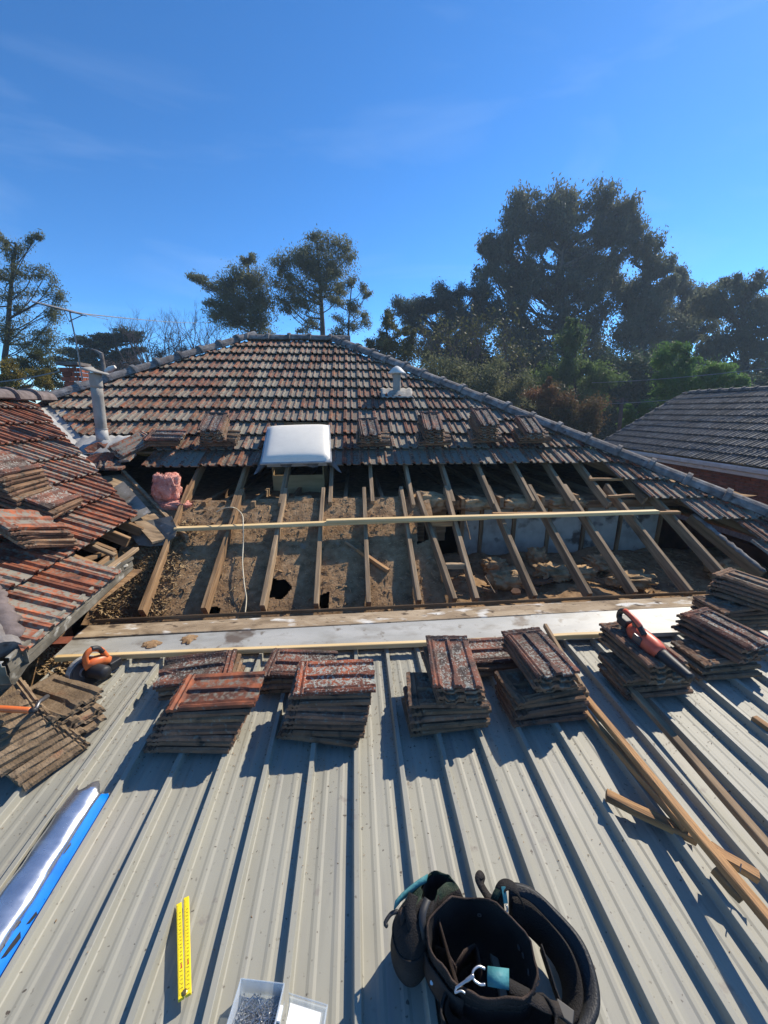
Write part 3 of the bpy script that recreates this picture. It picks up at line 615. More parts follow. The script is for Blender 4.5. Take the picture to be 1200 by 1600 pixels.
# ------------------------------------------------------------------ edge of the stripped roof: stained board, white flashing, new battens
leanto = thing('lean_to_roof', (0.6, .8, GROUND), 'low pitched grey ribbed metal roof carrying the tile stacks and tools', 'metal roof')
RIBX = [-.022 + .2145 * k for k in range(-9, 19)]
Y0D, Y1D = -1.6, 2.44
def pan_profile(x0):
    """from one rib's middle to the next"""
    w_ = .2145; q = [(0, .038), (.009, .038), (.011, .036), (.016, .003), (.020, .0)]
    for c in (.33, .67):
        q += [(c*w_ - .016, 0), (c*w_ - .006, .0026), (c*w_ + .006, .0026), (c*w_ + .016, 0)]
    q += [(w_ - .020, 0), (w_ - .016, .003), (w_ - .011, .036), (w_ - .009, .038)]
    return [(x0 + a, b) for a, b in q]
for k in range(0, len(RIBX) - 1, 2):
    pr = pan_profile(RIBX[k]) + pan_profile(RIBX[min(k + 1, len(RIBX) - 1)]) + [(RIBX[min(k + 1, len(RIBX)-1)] + .2145, .0382), (RIBX[min(k+1, len(RIBX)-1)] + .2145 + .0105, .0384), (RIBX[min(k+1, len(RIBX)-1)] + .2145 + .0125, .030)]
    if k: pr = pr
    rows = []
    ph = rnd.random() * 9
    for j in range(13):
        Y = Y0D + (Y1D - Y0D) * j / 12 if j < 12 else Y1D + rnd.uniform(-.006, .006)
        rows.append([(x + .0012 * math.sin(Y * 2.2 + ph), Y, deck_z(Y) + z + .0014 * noise.noise(Vector((x * 6, Y * 2.5, ph)))) for x, z in pr])
    g = G(); g.loft(rows, False, False, False); sh_ = g.build('roof_sheet', m_deck, leanto)
    # grime gathers along the foot of the ribs and towards the old roof
    sh_.data.attributes.new('pan', 'FLOAT', 'POINT').data.foreach_set('value', [(1.0 if b < .0032 and min((a - RIBX[0]) % .2145, -(a - RIBX[0]) % .2145) < .026 else .35 if b < .002 else 0.0) * min(1, max(0, (p_[1] - .6) / 1.7)) ** 1.6 for p_, (a, b) in zip(g.v, pr * 13)])
    mod_solid(sh_, .0012)
for x in (-1.8, .2, 2.0, 3.6):
    G().box((x, -1.4, (GROUND + deck_z(-1.4)) / 2 - .08), (.09, .09, deck_z(-1.4) - GROUND - .18)).build('post', m_old, leanto)
beam('purlin', (-1.95, -1.4, deck_z(-1.4) - .01), (3.9, -1.4, deck_z(-1.4) - .01), .07, .14, m_old, leanto)
beam('purlin', (-1.95, 2.3, deck_z(2.3) - .012), (3.9, 2.3, deck_z(2.3) - .012), .07, .10, m_old, leanto)

fl, fr_ = M(108, 1001, .055), M(1136, 946, .055)
def lerpX(pl_, pr_, n=14): return [pl_.lerp(pr_, k / n) for k in range(n + 1)]
f0 = lerpX(M(84, 1026, .050), M(1170, 984, .050)); f1 = lerpX(M(112, 1001, .055), M(1175, 944, .055))
for a, b in ((0, 9), (9, 14)):
    rows = [[f0[k] + Vector((0, -.004, -.025)), f0[k] + Vector((0, 0, 0 + (.003 if a else 0))), f0[k].lerp(f1[k], .5) + Vector((0, 0, rnd.uniform(-.003, .003) + (.003 if a else 0))), f1[k] + Vector((0, 0, .004 + (.003 if a else 0)))] for k in range(a, b + 1)]
    if a: rows[0] = [p + Vector((-.03, 0, 0)) for p in rows[0]]
    g = G(); g.loft(rows, False, False, False); mod_solid(g.build('flashing', m_flash, leanto), .0015)
eb0, eb1 = M(128, 984, .062), M(1150, 934, .062)
beam('edge_board', eb0 + Vector((0, -.022, 0)), eb1 + Vector((0, -.022, 0)), .165, .03, m_board, leanto, warp=.008)
beam('edge_trim', M(140, 968, .07), M(1136, 922, .07), .010, .030, m_old, leanto)
# dark mat of wet dust on the flashing at left
def blob(cx, cy, rx, ry, h, mat_, name, n=22, seed=0):
    p = M(cx, cy, h); q = random.Random(seed)
    ring = []
    for j in range(n):
        a = 2*PI*j/n; k_ = q.uniform(.75, 1.2); ring.append(Vector((math.cos(a) * rx * k_, math.sin(a) * ry * k_, 0)))
    g = G(); g.loft([[p + r_ * s + Vector((0, 0, z + q.uniform(0, .002))) for r_ in ring] for s, z in ((1, 0), (.8, .006), (.45, .010))], False, True)
    return g.build(name, mat_)
for i, (cx, cy, rx, ry) in enumerate(((237, 1006, .065, .045), (296, 998, .06, .06))):
    tag(blob(cx, cy, rx, ry, .053, m_dirt, 'dust_heap', seed=i), 'low dark heap of roof dust on white flashing, %s of two' % ('left' if i == 0 else 'right'), 'dirt heap')

def loose_timber(name, a, b, w_, h_, mat_, label, cat, group=None, up=(0, 0, 1)):
    o = beam(name, a, b, w_, h_, mat_, None, up); return tag(o, label, cat, group)
loose_timber('batten', M(88, 1025, .088), M(852, 994, .088), .035, .035, m_pine, 'long new pine batten lying along the front edge of white flashing', 'batten', 'new pine battens')
loose_timber('batten', M(845, 993, .089), M(990, 985, .089), .035, .035, m_pine, 'short new pine batten by the blower at the flashing edge', 'batten', 'new pine battens')
loose_timber('batten', RF(273, 824, .036), RF(760, 806, .036), .07, .035, m_pine, 'long new pine batten lying across the bare rafters from the valley', 'batten', 'new pine battens')
loose_timber('batten', RF(510, 812, .082), RF(1027, 797, .075), .07, .035, m_pine, 'new pine batten on top of another, across the right hand rafters', 'batten', 'new pine battens')
loose_timber('batten', RF(770, 801, .04), RF(1062, 799, .04), .045, .03, m_oregon, 'short old batten just under the new pine across the rafters', 'batten')
# old brown battens on the right
loose_timber('old_batten', M(852, 974, .125), M(918, 1082, .10), .025, .035, m_oldgrey, 'thin grey stick leaning between two tile stacks over the flashing', 'batten', 'old battens')
loose_timber('old_batten', M(912, 1082, .075), M(1290, 1535, .19), .036, .034, m_oregon, 'longest brown batten crossing the metal roof to the right edge', 'batten', 'old battens')
loose_timber('old_batten', M(900, 1092, .055), M(1072, 1290, .085), .030, .034, m_oregon, 'bright orange brown batten lying alongside the longest brown batten', 'batten', 'old battens')
loose_timber('old_batten', M(985, 1072, .085), M(1260, 1385, .09), .040, .034, m_oldgrey, 'dark grey brown batten below the blower stack, right of the others', 'batten', 'old battens')
loose_timber('old_batten', M(950, 1238, .075), M(1090, 1306, .055), .045, .034, m_oregon, 'short brown offcut poking out left from under the long battens', 'batten', 'old battens')
loose_timber('old_batten', M(1112, 1320, .135), M(1185, 1365, .12), .042, .03, m_oregon, 'short brown offcut with bent nails across the long batten', 'batten', 'old battens')
loose_timber('old_batten', M(1118, 1352, .07), M(1165, 1402, .06), .04, .03, m_oregon, 'small brown offcut below the long batten at right', 'batten', 'old battens')
loose_timber('old_batten', M(1178, 1118, .06), M(1260, 1175, .06), .04, .03, m_oregon, 'brown batten end at the right edge below the tile stacks', 'batten', 'old battens')
g = G()
for a, b in (((1116, 1325, .137), (1122, 1338, .141)), ((1158, 1350, .128), (1156, 1362, .132)), ((1132, 1358, .072), (1138, 1372, .076))):
    g.tube([M(*a), M(*b).lerp(M(*a), .5) + Vector((.004, .004, .012)), M(*b)], .002, 5)
tag(g.build('bent_nails', m_darksteel), 'few rusty bent nails in the brown offcuts', 'nails', kind='stuff')
# offcut in the ceiling dust
g = G(); a, b = RF(541, 845, -.06), RF(608, 890, -.07)
d = (b - a); loose_timber('offcut', a, a + d * .42, .022, .03, m_oldgrey, 'split grey stick lying in the ceiling dust', 'offcut')
loose_timber('offcut', a + d * .30 + Vector((0, 0, .01)), b, .045, .035, m_oregon, 'short tan timber offcut lying in the ceiling dust', 'offcut')
for (x0, y0), (x1, y1), nm in (((727, 808), (735, 843), 'thin splinter of wood hanging below the new pine batten'), ((758, 900), (773, 925), 'thin splinter of wood on the crumbled insulation')):
    loose_timber('splinter', RF(x0, y0, -.12), RF(x1, y1, -.14), .012, .008, m_oldgrey, nm, 'splinter')
# cream cable looping out of the dust
pts = [HZ(338, 800, -.98), HZ(350, 794, -.94), HZ(364, 793, -.92), RF(372, 797, .03), RF(379, 806, .085), RF(380, 822, .09), RF(380, 850, -.03), RF(379, 880, -.045), RF(382, 915, -.06), RF(385, 935, -.085), RF(383, 958, -.075)]
def smooth_path(p, n=6):
    o = []
    for i in range(len(p) - 1):
        a, b, c, d = p[max(i-1, 0)], p[i], p[i+1], p[min(i+2, len(p)-1)]
        for k in range(n):
            t = k / n; o.append(.5 * ((2*b) + (c - a)*t + (2*a - 5*b + 4*c - d)*t*t + (3*b - a - 3*c + d)*t**3))
    return o + [p[-1]]
g = G(); g.tube(smooth_path(pts), .005, 7); tag(g.build('cable', m_cable, smooth=True), 'cream electric cable looped over a rafter and down onto the dust', 'cable')

# ------------------------------------------------------------------ insulation
def lump(name, p, r_, mat_, label=None, cat=None, group=None, seed=0, parent=None, amp=.35, fr=2.2):
    bm = bmesh.new(); bmesh.ops.create_icosphere(bm, subdivisions=4, radius=1)
    for v in bm.verts:
        n = v.co.normalized(); k = 1 + amp * noise.fractal(n * fr + Vector((seed * 3.7, 1, 2)), 1, 2, 5) + .06 * noise.fractal(n * 9 + Vector((seed, 3, 3)), .6, 2, 4) + .08 * noise.noise(n * 14 + Vector((seed, 0, 0)))
        v.co = Vector((math.copysign(abs(n.x) ** .7, n.x) * r_[0] * k, math.copysign(abs(n.y) ** .7, n.y) * r_[1] * k, math.copysign(abs(n.z) ** .8, n.z) * r_[2] * k))
    me = bpy.data.meshes.new(name); bm.to_mesh(me); bm.free(); me.materials.append(mat_); me.polygons.foreach_set('use_smooth', [True] * len(me.polygons))
    o = put(name, me, parent); o.location = p if parent is None else (0, 0, 0)
    if parent is not None: o.matrix_basis = wm(parent).inverted() @ Matrix.Translation(p) if False else Matrix.Translation(p)
    return tag(o, label, cat, group)
BW = ['left of the skylight', 'second from the left', 'behind the skylight shaft', 'right of the skylight shaft', 'fourth from the right', 'third from the right', 'second from the right', 'at the right end']
bumps = [(398, 792, .16, .06), (467, 792, .24, .10), (545, 790, .22, .08), (610, 790, .21, .07), (668, 778, .20, .11), (738, 787, .22, .07), (812, 785, .22, .07), (880, 785, .24, .065)]
BL = ['small brown insulation clump behind the cream cable', 'rolled brown insulation clump under the skylight', 'brown insulation clump just right of the skylight shaft', 'low brown insulation clump right of centre, under dark roof space',
      'tallest brown insulation mound with a pale splinter on it', 'flat brown insulation mound right of the tallest mound', 'ragged brown insulation strip near the right rafters', 'rightmost brown insulation strip on the ceiling ledge']
for i, (x, y, rx, rz_) in enumerate(bumps):
    p = AY(x, y, 4.30); p.z = max(p.z - rz_ * .45, -1.05)
    lump('insulation_clump', p, (rx, .16, rz_), m_batt, BL[i], 'insulation', 'brown insulation on the ceiling ledge', seed=i)
low = [(772, 884, .09, .07, .05, 'rounded tan insulation roll against the white wall'), (792, 905, .13, .09, .06, 'large crumpled tan insulation piece in the low ceiling'), (838, 872, .07, .08, .07, 'torn upright tan insulation piece by the stud'),
       (862, 895, .11, .09, .05, 'torn flaky tan insulation beside a rafter'), (905, 895, .10, .08, .04, 'brown insulation pad between two right rafters'), (985, 905, .15, .10, .04, 'long pale insulation strip right of centre'), (1135, 890, .13, .10, .06, 'rounded tan insulation pillow beside the hip'), (945, 880, .14, .09, .05, 'dusty brown mound below the white wall')]
for i, (x, y, rx, ry, rz_, lb) in enumerate(low):
    p = HZ(x, y, -1.60); p.z = -1.60; rx, ry, rz_ = rx * 1.35, ry * 1.2, rz_ * 1.5
    lump('insulation_piece', p, (rx, ry, rz_), m_batt, lb, 'insulation', 'torn insulation in the low ceiling', seed=20 + i, amp=.5, fr=3.2)
p = AY(262, 768, 4.22)
lump('pink_batt', p + Vector((0, 0, .03)), (.13, .10, .17), m_pink, 'torn pink insulation batt hanging beside the valley', 'insulation', seed=41, amp=.3)
lump('pink_batt', AY(276, 790, 4.15), (.15, .10, .05), m_pink, 'pink insulation tuft lying below the hanging pink batt', 'insulation', seed=42, amp=.4)
for o_ in [o for o in bpy.data.objects if o.name.startswith('pink_batt')]:        # torn fibres standing off the batt
    V = []; F = []
    for _ in range(700):
        v = rnd.choice(o_.data.vertices); c = v.co * rnd.uniform(.98, 1.07); d = (v.normal + Vector((rnd.gauss(0, .9), rnd.gauss(0, .9), rnd.gauss(0, .9)))).normalized() * rnd.uniform(.008, .022); s_ = d.cross(Vector((rnd.random(), rnd.random(), 1))).normalized() * .003
        b = len(V); V += [c - s_ - d * .3, c + s_ - d * .3, c + d]; F.append((b, b + 1, b + 2))
    f_ = obj('fibres', V, F, m_pink); f_.parent = o_; tag(f_, kind='stuff')
# broken terracotta in the low ceiling
for x, y, s_, lb in ((825, 915, .12, 'broken terracotta slab leaning by the edge board'), (765, 922, .09, 'broken terracotta piece beside the doubled rafters'), (806, 925, .06, 'small broken terracotta piece near the insulation'), (845, 908, .13, 'curved terracotta fragment with mortar between the rafters')):
    p = HZ(x, y, -1.64); pts2 = [Vector((math.cos(a) * s_ * rnd.uniform(.6, 1.1), math.sin(a) * s_ * .7 * rnd.uniform(.6, 1.1), 0)) for a in [2*PI*k/7 for k in range(7)]]
    rm = Matrix.Rotation(rnd.uniform(-.5, .5), 3, 'X') @ Matrix.Rotation(rnd.uniform(-.5, .5), 3, 'Y')
    g = G(); g.loft([[p + rm @ (q + Vector((0, 0, z))) for q in pts2] for z in (-.012, .012)])
    tag(g.build('tile_fragment', m_tile_stack), lb, 'tile fragment', 'broken tile pieces in the ceiling')

# loose bits: chips on the dust, leaf litter, grit on the metal
def scatter(name, n, spot, size, mat_, label, curl=0.0, flat=.3, aspect=2.5):
    V = []; F = []
    for _ in range(n):
        p = spot(); s_ = rnd.uniform(*size); a = rnd.uniform(0, 2*PI)
        x = Vector((math.cos(a), math.sin(a), rnd.uniform(-flat, flat))) * s_; y = Vector((-math.sin(a), math.cos(a), rnd.uniform(-flat, flat))) * s_ / aspect
        b = len(V)
        if curl: z = Vector((0, 0, curl * s_)); V += [p - x + z, p - y, p + x + z * rnd.uniform(.3, 1.3), p + y, ]; F += [(b, b+1, b+3), (b+1, b+2, b+3)]
        else:
            z = Vector((0, 0, s_ * .35)); V += [p - x, p - y, p + x, p + y, p + z + x * .2]; F += [(b, b+1, b+4), (b+1, b+2, b+4), (b+2, b+3, b+4), (b+3, b, b+4)]
    return tag(obj(name, V, F, mat_), label, name.replace('_', ' '), kind='stuff')
def in_hole(x, y):
    for h_ in holes:
        c = False
        for i in range(len(h_)):
            (xa, ya), (xb, yb) = h_[i], h_[i-1]
            if (ya > y) != (yb > y) and x < (xb-xa)*(y-ya)/(yb-ya) + xa: c = not c
        if c: return True
    return False
def on_low():
    while True:
        x, y = rnd.uniform(-2.2, .79), rnd.uniform(2.98, 4.19)
        if not in_hole(x, y): break
    return Vector((x, y, z_low(x, y) + .003))
def on_right():
    x, y = rnd.uniform(.84, 4.4), rnd.uniform(2.98, 4.25); return Vector((x, y, z_right(x, y) + .003))
scatter('debris', 5200, on_low, (.004, .012), m_chip, 'fine chips and dust over the low ceiling')
scatter('debris', 1500, on_right, (.005, .018), m_chip, 'crumbs of insulation over the right ceiling')
scatter('debris', 160, on_low, (.014, .034), m_dirt, 'lumps of caked dust on the low ceiling', flat=.5, aspect=1.4)
scatter('straw', 260, on_low, (.02, .05), m_chip, 'pale splinters and straw on the low ceiling', flat=.3, aspect=9)
scatter('straw', 220, on_right, (.02, .06), m_chip, 'pale splinters among the insulation at right', flat=.4, aspect=9)
def corner_leaf():
    x = rnd.uniform(-2.2, -1.66) + .10 * rnd.random() ; y = rnd.uniform(2.97, 3.9); return Vector((x, y, z_low(x, y) + rnd.uniform(.0, .035)))
scatter('leaf_litter', 2200, corner_leaf, (.010, .032), m_leaf_dry, 'dry brown leaf litter heaped under the gutter end', curl=.5, flat=.6, aspect=3.2)
def deck_corner():
    q = M(rnd.triangular(55, 135, 95), rnd.triangular(1010, 1060, 1045), .01); q.z = deck_z(q.y) + rnd.uniform(.002, .04); return q
scatter('leaf_litter', 420, deck_corner, (.010, .03), m_leaf_dry, 'dry leaves caught in the corner beside the saw', curl=.5, flat=.6, aspect=3.5)
def deck_any():
    while True:
        y = 2.42 - abs(rnd.gauss(0, .50)) - (.3 if rnd.random() < .3 else 0); x = rnd.uniform(-1.95, 3.2)
        if rnd.random() < .45: x = -.022 + .2145 * (round((x + .022) / .2145) + rnd.choice((-.12, -.14, .12)) + rnd.gauss(0, .03))
        if y > .4: 
            f_ = ((x + .022) / .2145) % 1
            return Vector((x, y, deck_z(y) + (.041 if min(f_, 1 - f_) < .06 else .003)))
scatter('roof_grit', 9000, deck_any, (.0015, .0055), m_dirt, 'dark grit and moss crumbs scattered over the metal roof')

# ------------------------------------------------------------------ things on the tiled roof
# skylight
p00, p10, p11, p01 = RF(408, 724, .16), RF(517, 721, .16), RF(514, 665, .17), RF(419, 668, .17)
sk = thing('skylight', (p00 + p10 + p11 + p01) / 4, 'square skylight with bulging white acrylic dome on the tiled roof', 'skylight')
g = G(); rows = []
NS = 18
for j in range(NS + 1):
    row = []
    for i in range(NS + 1):
        a, b = i / NS, j / NS
        q = p00.lerp(p10, a).lerp(p01.lerp(p11, a), b)
        e = min(1, 1 - abs(2*a - 1) ** 7) * min(1, 1 - abs(2*b - 1) ** 7)
        row.append(q + MAIN.n * (.010 + .050 * e ** .5 if e > 0 else 0) + MAIN.n * .028 * math.sin(PI * a) * math.sin(PI * b))
    rows.append(row)
g.loft(rows, False, False, False); g.build('dome', m_dome, sk, True)
g = G(); c = [p00, p10, p11, p01]; cen = sum(c, Vector()) / 4
g.loft([[cen + (q - cen) * s + MAIN.n * h for q in c] for s, h in ((1.03, -.014), (1.03, .004), (.97, .008))], True, True); g.build('frame', m_galv, sk)
g = G(); g.loft([[cen + (q - cen) * .88 + MAIN.n * h for q in c] for h in (-.09, -.03)], True, True); g.build('curb', m_galv, sk)
rows = []
for k in range(25):
    t = k / 24; top = p00.lerp(p10, -.03 + 1.08 * t) - MAIN.n * .012 + MAIN.v * .03
    bot = RF(396 + 138 * t, 728 + 14 * max(0, 1 - t / .12) + 9 * max(0, (t - .88) / .12) + 2.5 * math.sin(t * 21), .075 + .012 * math.sin(t * 23))
    rows.append([top, top.lerp(bot, .5) + MAIN.n * .0, bot])
g = G(); g.loft(rows, False, False, False); mod_solid(g.build('apron_flashing', m_leaddark, sk), .003)
def shaft_panel(name, xa, xb, Y, za, zb, dy=0):
    G().box(((xa + xb) / 2, Y + dy, (za + zb) / 2), (xb - xa, .016, zb - za)).build(name, m_ply, sk)
xa, xb = AY(428, 760, 4.95).x, AY(506, 760, 4.95).x
shaft_panel('shaft_panel', xa, xb, 4.95, -1.18, AY(470, 742, 4.95).z)
for x in (xa, xb): G().box((x, 5.35, -.92), (.016, .80, .62)).build('shaft_panel', m_ply, sk)

def pipe_path(a, b, n=6): return [a.lerp(b, k / n) for k in range(n + 1)]
# tall flue
fb_ = RF(161, 692, .08); ft = AY(148, 580, fb_.y - .02); 
flue = thing('flue_pipe', fb_, 'tall grey cement flue pipe with flat cap beside the valley', 'flue pipe')
ax = ft - fb_
g = G(); g.tube(pipe_path(fb_ - ax * .1, fb_ + ax * .80), .060, 20); g.build('pipe', m_fibro, flue, True)
g = G(); g.tube([fb_ + ax * .20, fb_ + ax * .21], .068, 20); g.tube([fb_ - ax * .02, fb_ + ax * .2], .065, 20); g.build('lower_sleeve', m_lead, flue, True)
g = G(); g.tube(pipe_path(fb_ + ax * .78, fb_ + ax * .98), .064, 20); g.build('collar', m_fibro, flue, True)
g = G(); q = fb_ + ax * 1.0; e = Vector((1, 0, 0))
ringA = [Vector((math.cos(2*PI*k/20) * .135, math.sin(2*PI*k/20) * .135, 0)) for k in range(20)]
g.loft([[q + r_ * s + Vector((0, 0, z + r_.x * -.22)) for r_ in ringA] for s, z in ((.96, -.012), (1.0, -.006), (1.0, .006), (.6, .016), (.05, .018))]); g.build('cap', m_fibro, flue, True)
rows = []
for j in range(9):
    row = []
    for i in range(13):
        a, b = MAIN.ab(fb_); aa, bb = a + (i - 6) * .045, b + (j - 5.2) * .05
        d_ = math.hypot((i - 6) * .045, (j - 5) * .045); row.append(MAIN.P(aa, bb, .095 + max(0, .10 - d_) * .6 + .012 * math.sin(aa * 60) + rnd.uniform(-.003, .003)))
    rows.append(row)
g = G(); g.loft(rows, False, False, False); mod_solid(g.build('base_flashing', m_lead, flue, True), .004)
# small cowl
vb_ = RF(620, 613, .08); vt = AY(620, 575, vb_.y)
cow = thing('roof_vent', vb_, 'small roof vent with conical cap near the right hip', 'roof vent'); ax = vt - vb_
g = G(); g.tube(pipe_path(vb_ - ax * .1, vb_ + ax * .82), .060, 18); g.build('pipe', m_fibro, cow, True)
g = G(); q = vb_ + ax * .80; g.loft([[q + r_ * s * 1.0 + Vector((0, 0, z)) for r_ in ringA] for s, z in ((1.02, -.012), (1.02, .0), (.45, .075), (.1, .10))]); g.build('cap', m_white, cow, True)
rows = []
for j in range(8):
    row = []
    for i in range(12):
        a, b = MAIN.ab(vb_); aa, bb = a + (i - 5.5) * .045 + (j-4) * .0, b + (j - 4.2) * .045
        d_ = math.hypot((i - 5.5) * .045, (j - 4) * .045); row.append(MAIN.P(aa, bb, .09 + max(0, .12 - d_) * .5 + .012 * math.sin(aa * 60)))
    rows.append(row)
g = G(); g.loft(rows, False, False, False); mod_solid(g.build('base_flashing', m_fibro, cow, True), .004)
# chimney beyond the hip, antenna on it, a second flue and a bent dish arm
def at(x, y, Y): return AY(x, y, Y)
cc = at(122, 604, 7.6)
ch = attach(G().box((cc.x, 7.6, cc.z - .9), (.28, .28, 1.6)).build('chimney', m_mortar), house)
for r_ in range(9):
    z = cc.z - .34 + r_ * .076
    for k in range(2):
        for s in ((0, -.15), (.15, 0), (-.15, 0)):
            off = (k - .5) * .14 + (.04 if r_ % 2 else 0)
            if s[1]: G().box((cc.x + off, 7.6 + s[1], z), (.13, .03, .068)).build('brick', m_brick, ch)
            else: G().box((cc.x + s[0], 7.6 + off, z), (.03, .13, .068)).build('brick', m_brick, ch)
G().box((cc.x, 7.6, cc.z + .37), (.36, .36, .05)).build('chimney_cap', m_cap, ch)
ant = thing('tv_antenna', at(128, 592, 7.3), 'old television antenna leaning above the brick chimney', 'antenna')
g = G(); g.tube([at(129, 594, 7.3), at(118, 530, 7.3), at(109, 488, 7.3)], .011, 6); g.build('mast', m_darksteel, ant)
g = G(); g.tube([at(50, 472, 7.3), at(136, 494, 7.3)], .008, 6); g.build('boom', m_darksteel, ant)
for k in range(8):
    t = k / 7; p = at(52, 472.5, 7.3).lerp(at(134, 493.5, 7.3), t); L = .16 + .20 * t
    g = G(); dv = Vector((.55, 1, -.03)).normalized() * L
    g.tube([p - dv + Vector((0, 0, .02)), p + dv + Vector((0, 0, .02))], .004, 5); g.build('dipole', m_darksteel, ant)
g = G(); g.tube([at(100, 484, 7.3), at(108, 502, 7.3), at(130, 492, 7.3)], .008, 5); g.build('brace', m_darksteel, ant)
fl2 = thing('vent_stack', at(161, 578, 7.4), 'thin dark vent stack with crooked cowl behind the flue', 'vent pipe')
g = G(); g.tube([at(163, 580, 7.4), at(158, 552, 7.4)], .032, 10); g.build('pipe', m_cap, fl2)
g = G(); g.tube([at(143, 546, 7.4), at(152, 549, 7.4), at(160, 554, 7.4)], [.014, .02, .03], 8); g.build('cowl', m_cap, fl2)
g = G(); g.tube([at(165, 581, 7.35), at(172, 577, 7.35), at(180, 573, 7.35)], [.03, .05, .03], 10)
tag(g.build('flood_lamp', m_white), 'small white flood lamp on the hip beside the flue', 'lamp')
# ------------------------------------------------------------------ neighbouring house
NX = 9.0
e0, e1 = AX(985, 702, NX), AX(1200, 737, NX)
NZ = (e0.z + e1.z) / 2; NY1 = 13.75
nb = thing('neighbour_house', (12, 6, GROUND), 'neighbouring red brick house with dark grey tiled roof and white gutter', 'house')
RUN = 3.0; RDX = NX + RUN; RDZ = .57; NPIT = math.atan2(RDZ - NZ, RUN)
NP = Plane((NX - .05, 0, NZ + .02), (0, -1, 0), (math.cos(NPIT), 0, math.sin(NPIT)))
mt_grey = roof_tile_mesh(m_tile_grey)
nclips = [edge_clip((RDX, 0), (RDX, 9), (20, 0), .02)]
nt_ = field(NP, .0, .345, 11, -NY1 + .0, -3.0, nclips, lambda i, a: True, me=mt_grey, lift=.05)
lay(nt_, nb, 'tile_rows', 300)
def nslab(name, pts, mat_, t=.06):
    o = slab(name, pts, mat_, t); o.parent = None; return attach(o, nb)
nslab('roof_slope', [(RDX, NY1, RDZ), (RDX + RUN, NY1, NZ), (RDX + RUN, 0, NZ), (RDX, 0, RDZ)], m_tile_grey)
nslab('roof_base', [(NX, NY1, NZ - .03), (NX, 0, NZ - .03), (RDX, 0, RDZ - .03), (RDX, NY1, RDZ - .03)], m_old, .03)
G().add([(NX + .5, NY1 - .2, NZ), (RDX + RUN - .5, NY1 - .2, NZ), (RDX, NY1 - .2, RDZ - .1), (NX + .5, NY1 - .3, NZ), (RDX + RUN - .5, NY1 - .3, NZ), (RDX, NY1 - .3, RDZ - .1)], [(0, 1, 2), (5, 4, 3), (0, 3, 4, 1), (1, 4, 5, 2), (2, 5, 3, 0)]).build('gable_wall', m_brick, nb)
mcg = cap_mesh(m_tile_grey)
def ncaps(p, q):
    p, q = Vector(p), Vector(q); d = q - p; n_ = int(d.length / .4); d.normalize()
    x = d.cross(Vector((0, 0, 1))).normalized(); z = x.cross(d)
    for k in range(n_):
        m4 = Matrix((x, d, z)).transposed().to_4x4(); m4.translation = p + d * .4 * k + z * .07
        put('ridge_cap', mcg, nb, m4)
ncaps((RDX, 3.5, RDZ), (RDX, NY1 + .1, RDZ)); ncaps((NX, NY1 - .02, NZ - .03), (RDX, NY1 - .02, RDZ - .03))
def nbox(name, c, d, m): return G().box(c, d).build(name, m, nb)
nbox('fascia', (NX + .02, (NY1 + 1) / 2, NZ - .10), (.03, NY1 - 1, .20), m_white)
gsec = [(-.12, .02), (-.125, -.02), (-.11, -.09), (-.06, -.11), (-.005, -.10), (-.005, .0)]
g = G(); g.loft([[(NX + a, y, NZ + b) for a, b in gsec] for y in (1.0, 4, 8, NY1 + .05)], True, True, False); mod_solid(g.build('gutter', m_white, nb), .004)
nbox('eave_soffit', (NX + .30, (NY1 + 1) / 2, NZ - .21), (.55, NY1 - 1, .015), m_white)
WXX = NX + .58
nbox('wall', (WXX + .08, (NY1 + .5) / 2, (NZ + GROUND) / 2 - .11), (.12, NY1 - 1.2, NZ - GROUND - .22), m_mortar)
bm_ = mesh('brick_shape', *(lambda q: (q.v, q.f))(G().box((0, 0, 0), (.03, .222, .066))), m_brick)
for r_ in range(12):
    for k in range(24):
        y = NY1 - .75 - (k + (.5 if r_ % 2 else 0)) * .235; z = NZ - .28 - r_ * .078
        put('brick', bm_, nb, Matrix.Translation((WXX + .012, y, z)))
nbox('window_band', (WXX - .02, 7.0, NZ - 1.35), (.06, 5.0, .14), m_white)
nbox('far_wall', (RDX + 1, NY1 - .6, (NZ + GROUND) / 2 - .12), (2 * RUN - .2, .12, NZ - GROUND - .24), m_brick)
# clumps of dry needles in its gutter
def ngut():
    y = rnd.choice((10.9, 8.3, 6.9)) + rnd.gauss(0, .22); return Vector((NX - .06 + rnd.uniform(-.05, .12), y, NZ + .03 + rnd.uniform(0, .05)))
scatter('dry_leaves', 500, ngut, (.015, .05), m_leaf_dry, 'dry leaf clumps along the white gutter of the neighbouring house', flat=.5)

# pole and wires
pb, pt = AY(972, 690, 15), AY(972, 622, 15)
pole = thing('service_pole', (pb.x, 15, GROUND), 'thin dark pole standing between the shrubs and the neighbouring roof', 'pole')
g = G(); g.tube([(pb.x, 15, GROUND), tuple(pt)], [.09, .07], 8); g.build('shaft', m_twig, pole)
g = G(); g.box((pt.x, 15, pt.z - .1), (.5, .06, .07)); g.build('crossarm', m_twig, pole)
def wire(a, b, sag, label, r_=.012):
    pts = [a.lerp(b, k / 16) + Vector((0, 0, -sag * 4 * (k/16) * (1 - k/16))) for k in range(17)]
    g = G(); g.tube(pts, r_, 5); tag(g.build('service_wire', m_wire), label, 'wire', 'wires crossing in front of the trees')
wire(AY(925, 598, 18), AY(1330, 560, 9), .10, 'upper pale service wire crossing in front of the right hand trees')
wire(AY(950, 631, 15), AY(1330, 593, 8), .08, 'lower pale service wire just above the neighbouring roof ridge')
wire(AY(110, 488, 7.3), AY(330, 503, 30), .1, 'thin wire running right from the antenna towards bare trees', .01)
wire(AY(-40, 600, 9), AY(118, 574, 7.6), .05, 'thin dark wire running to the brick chimney from the left', .012)

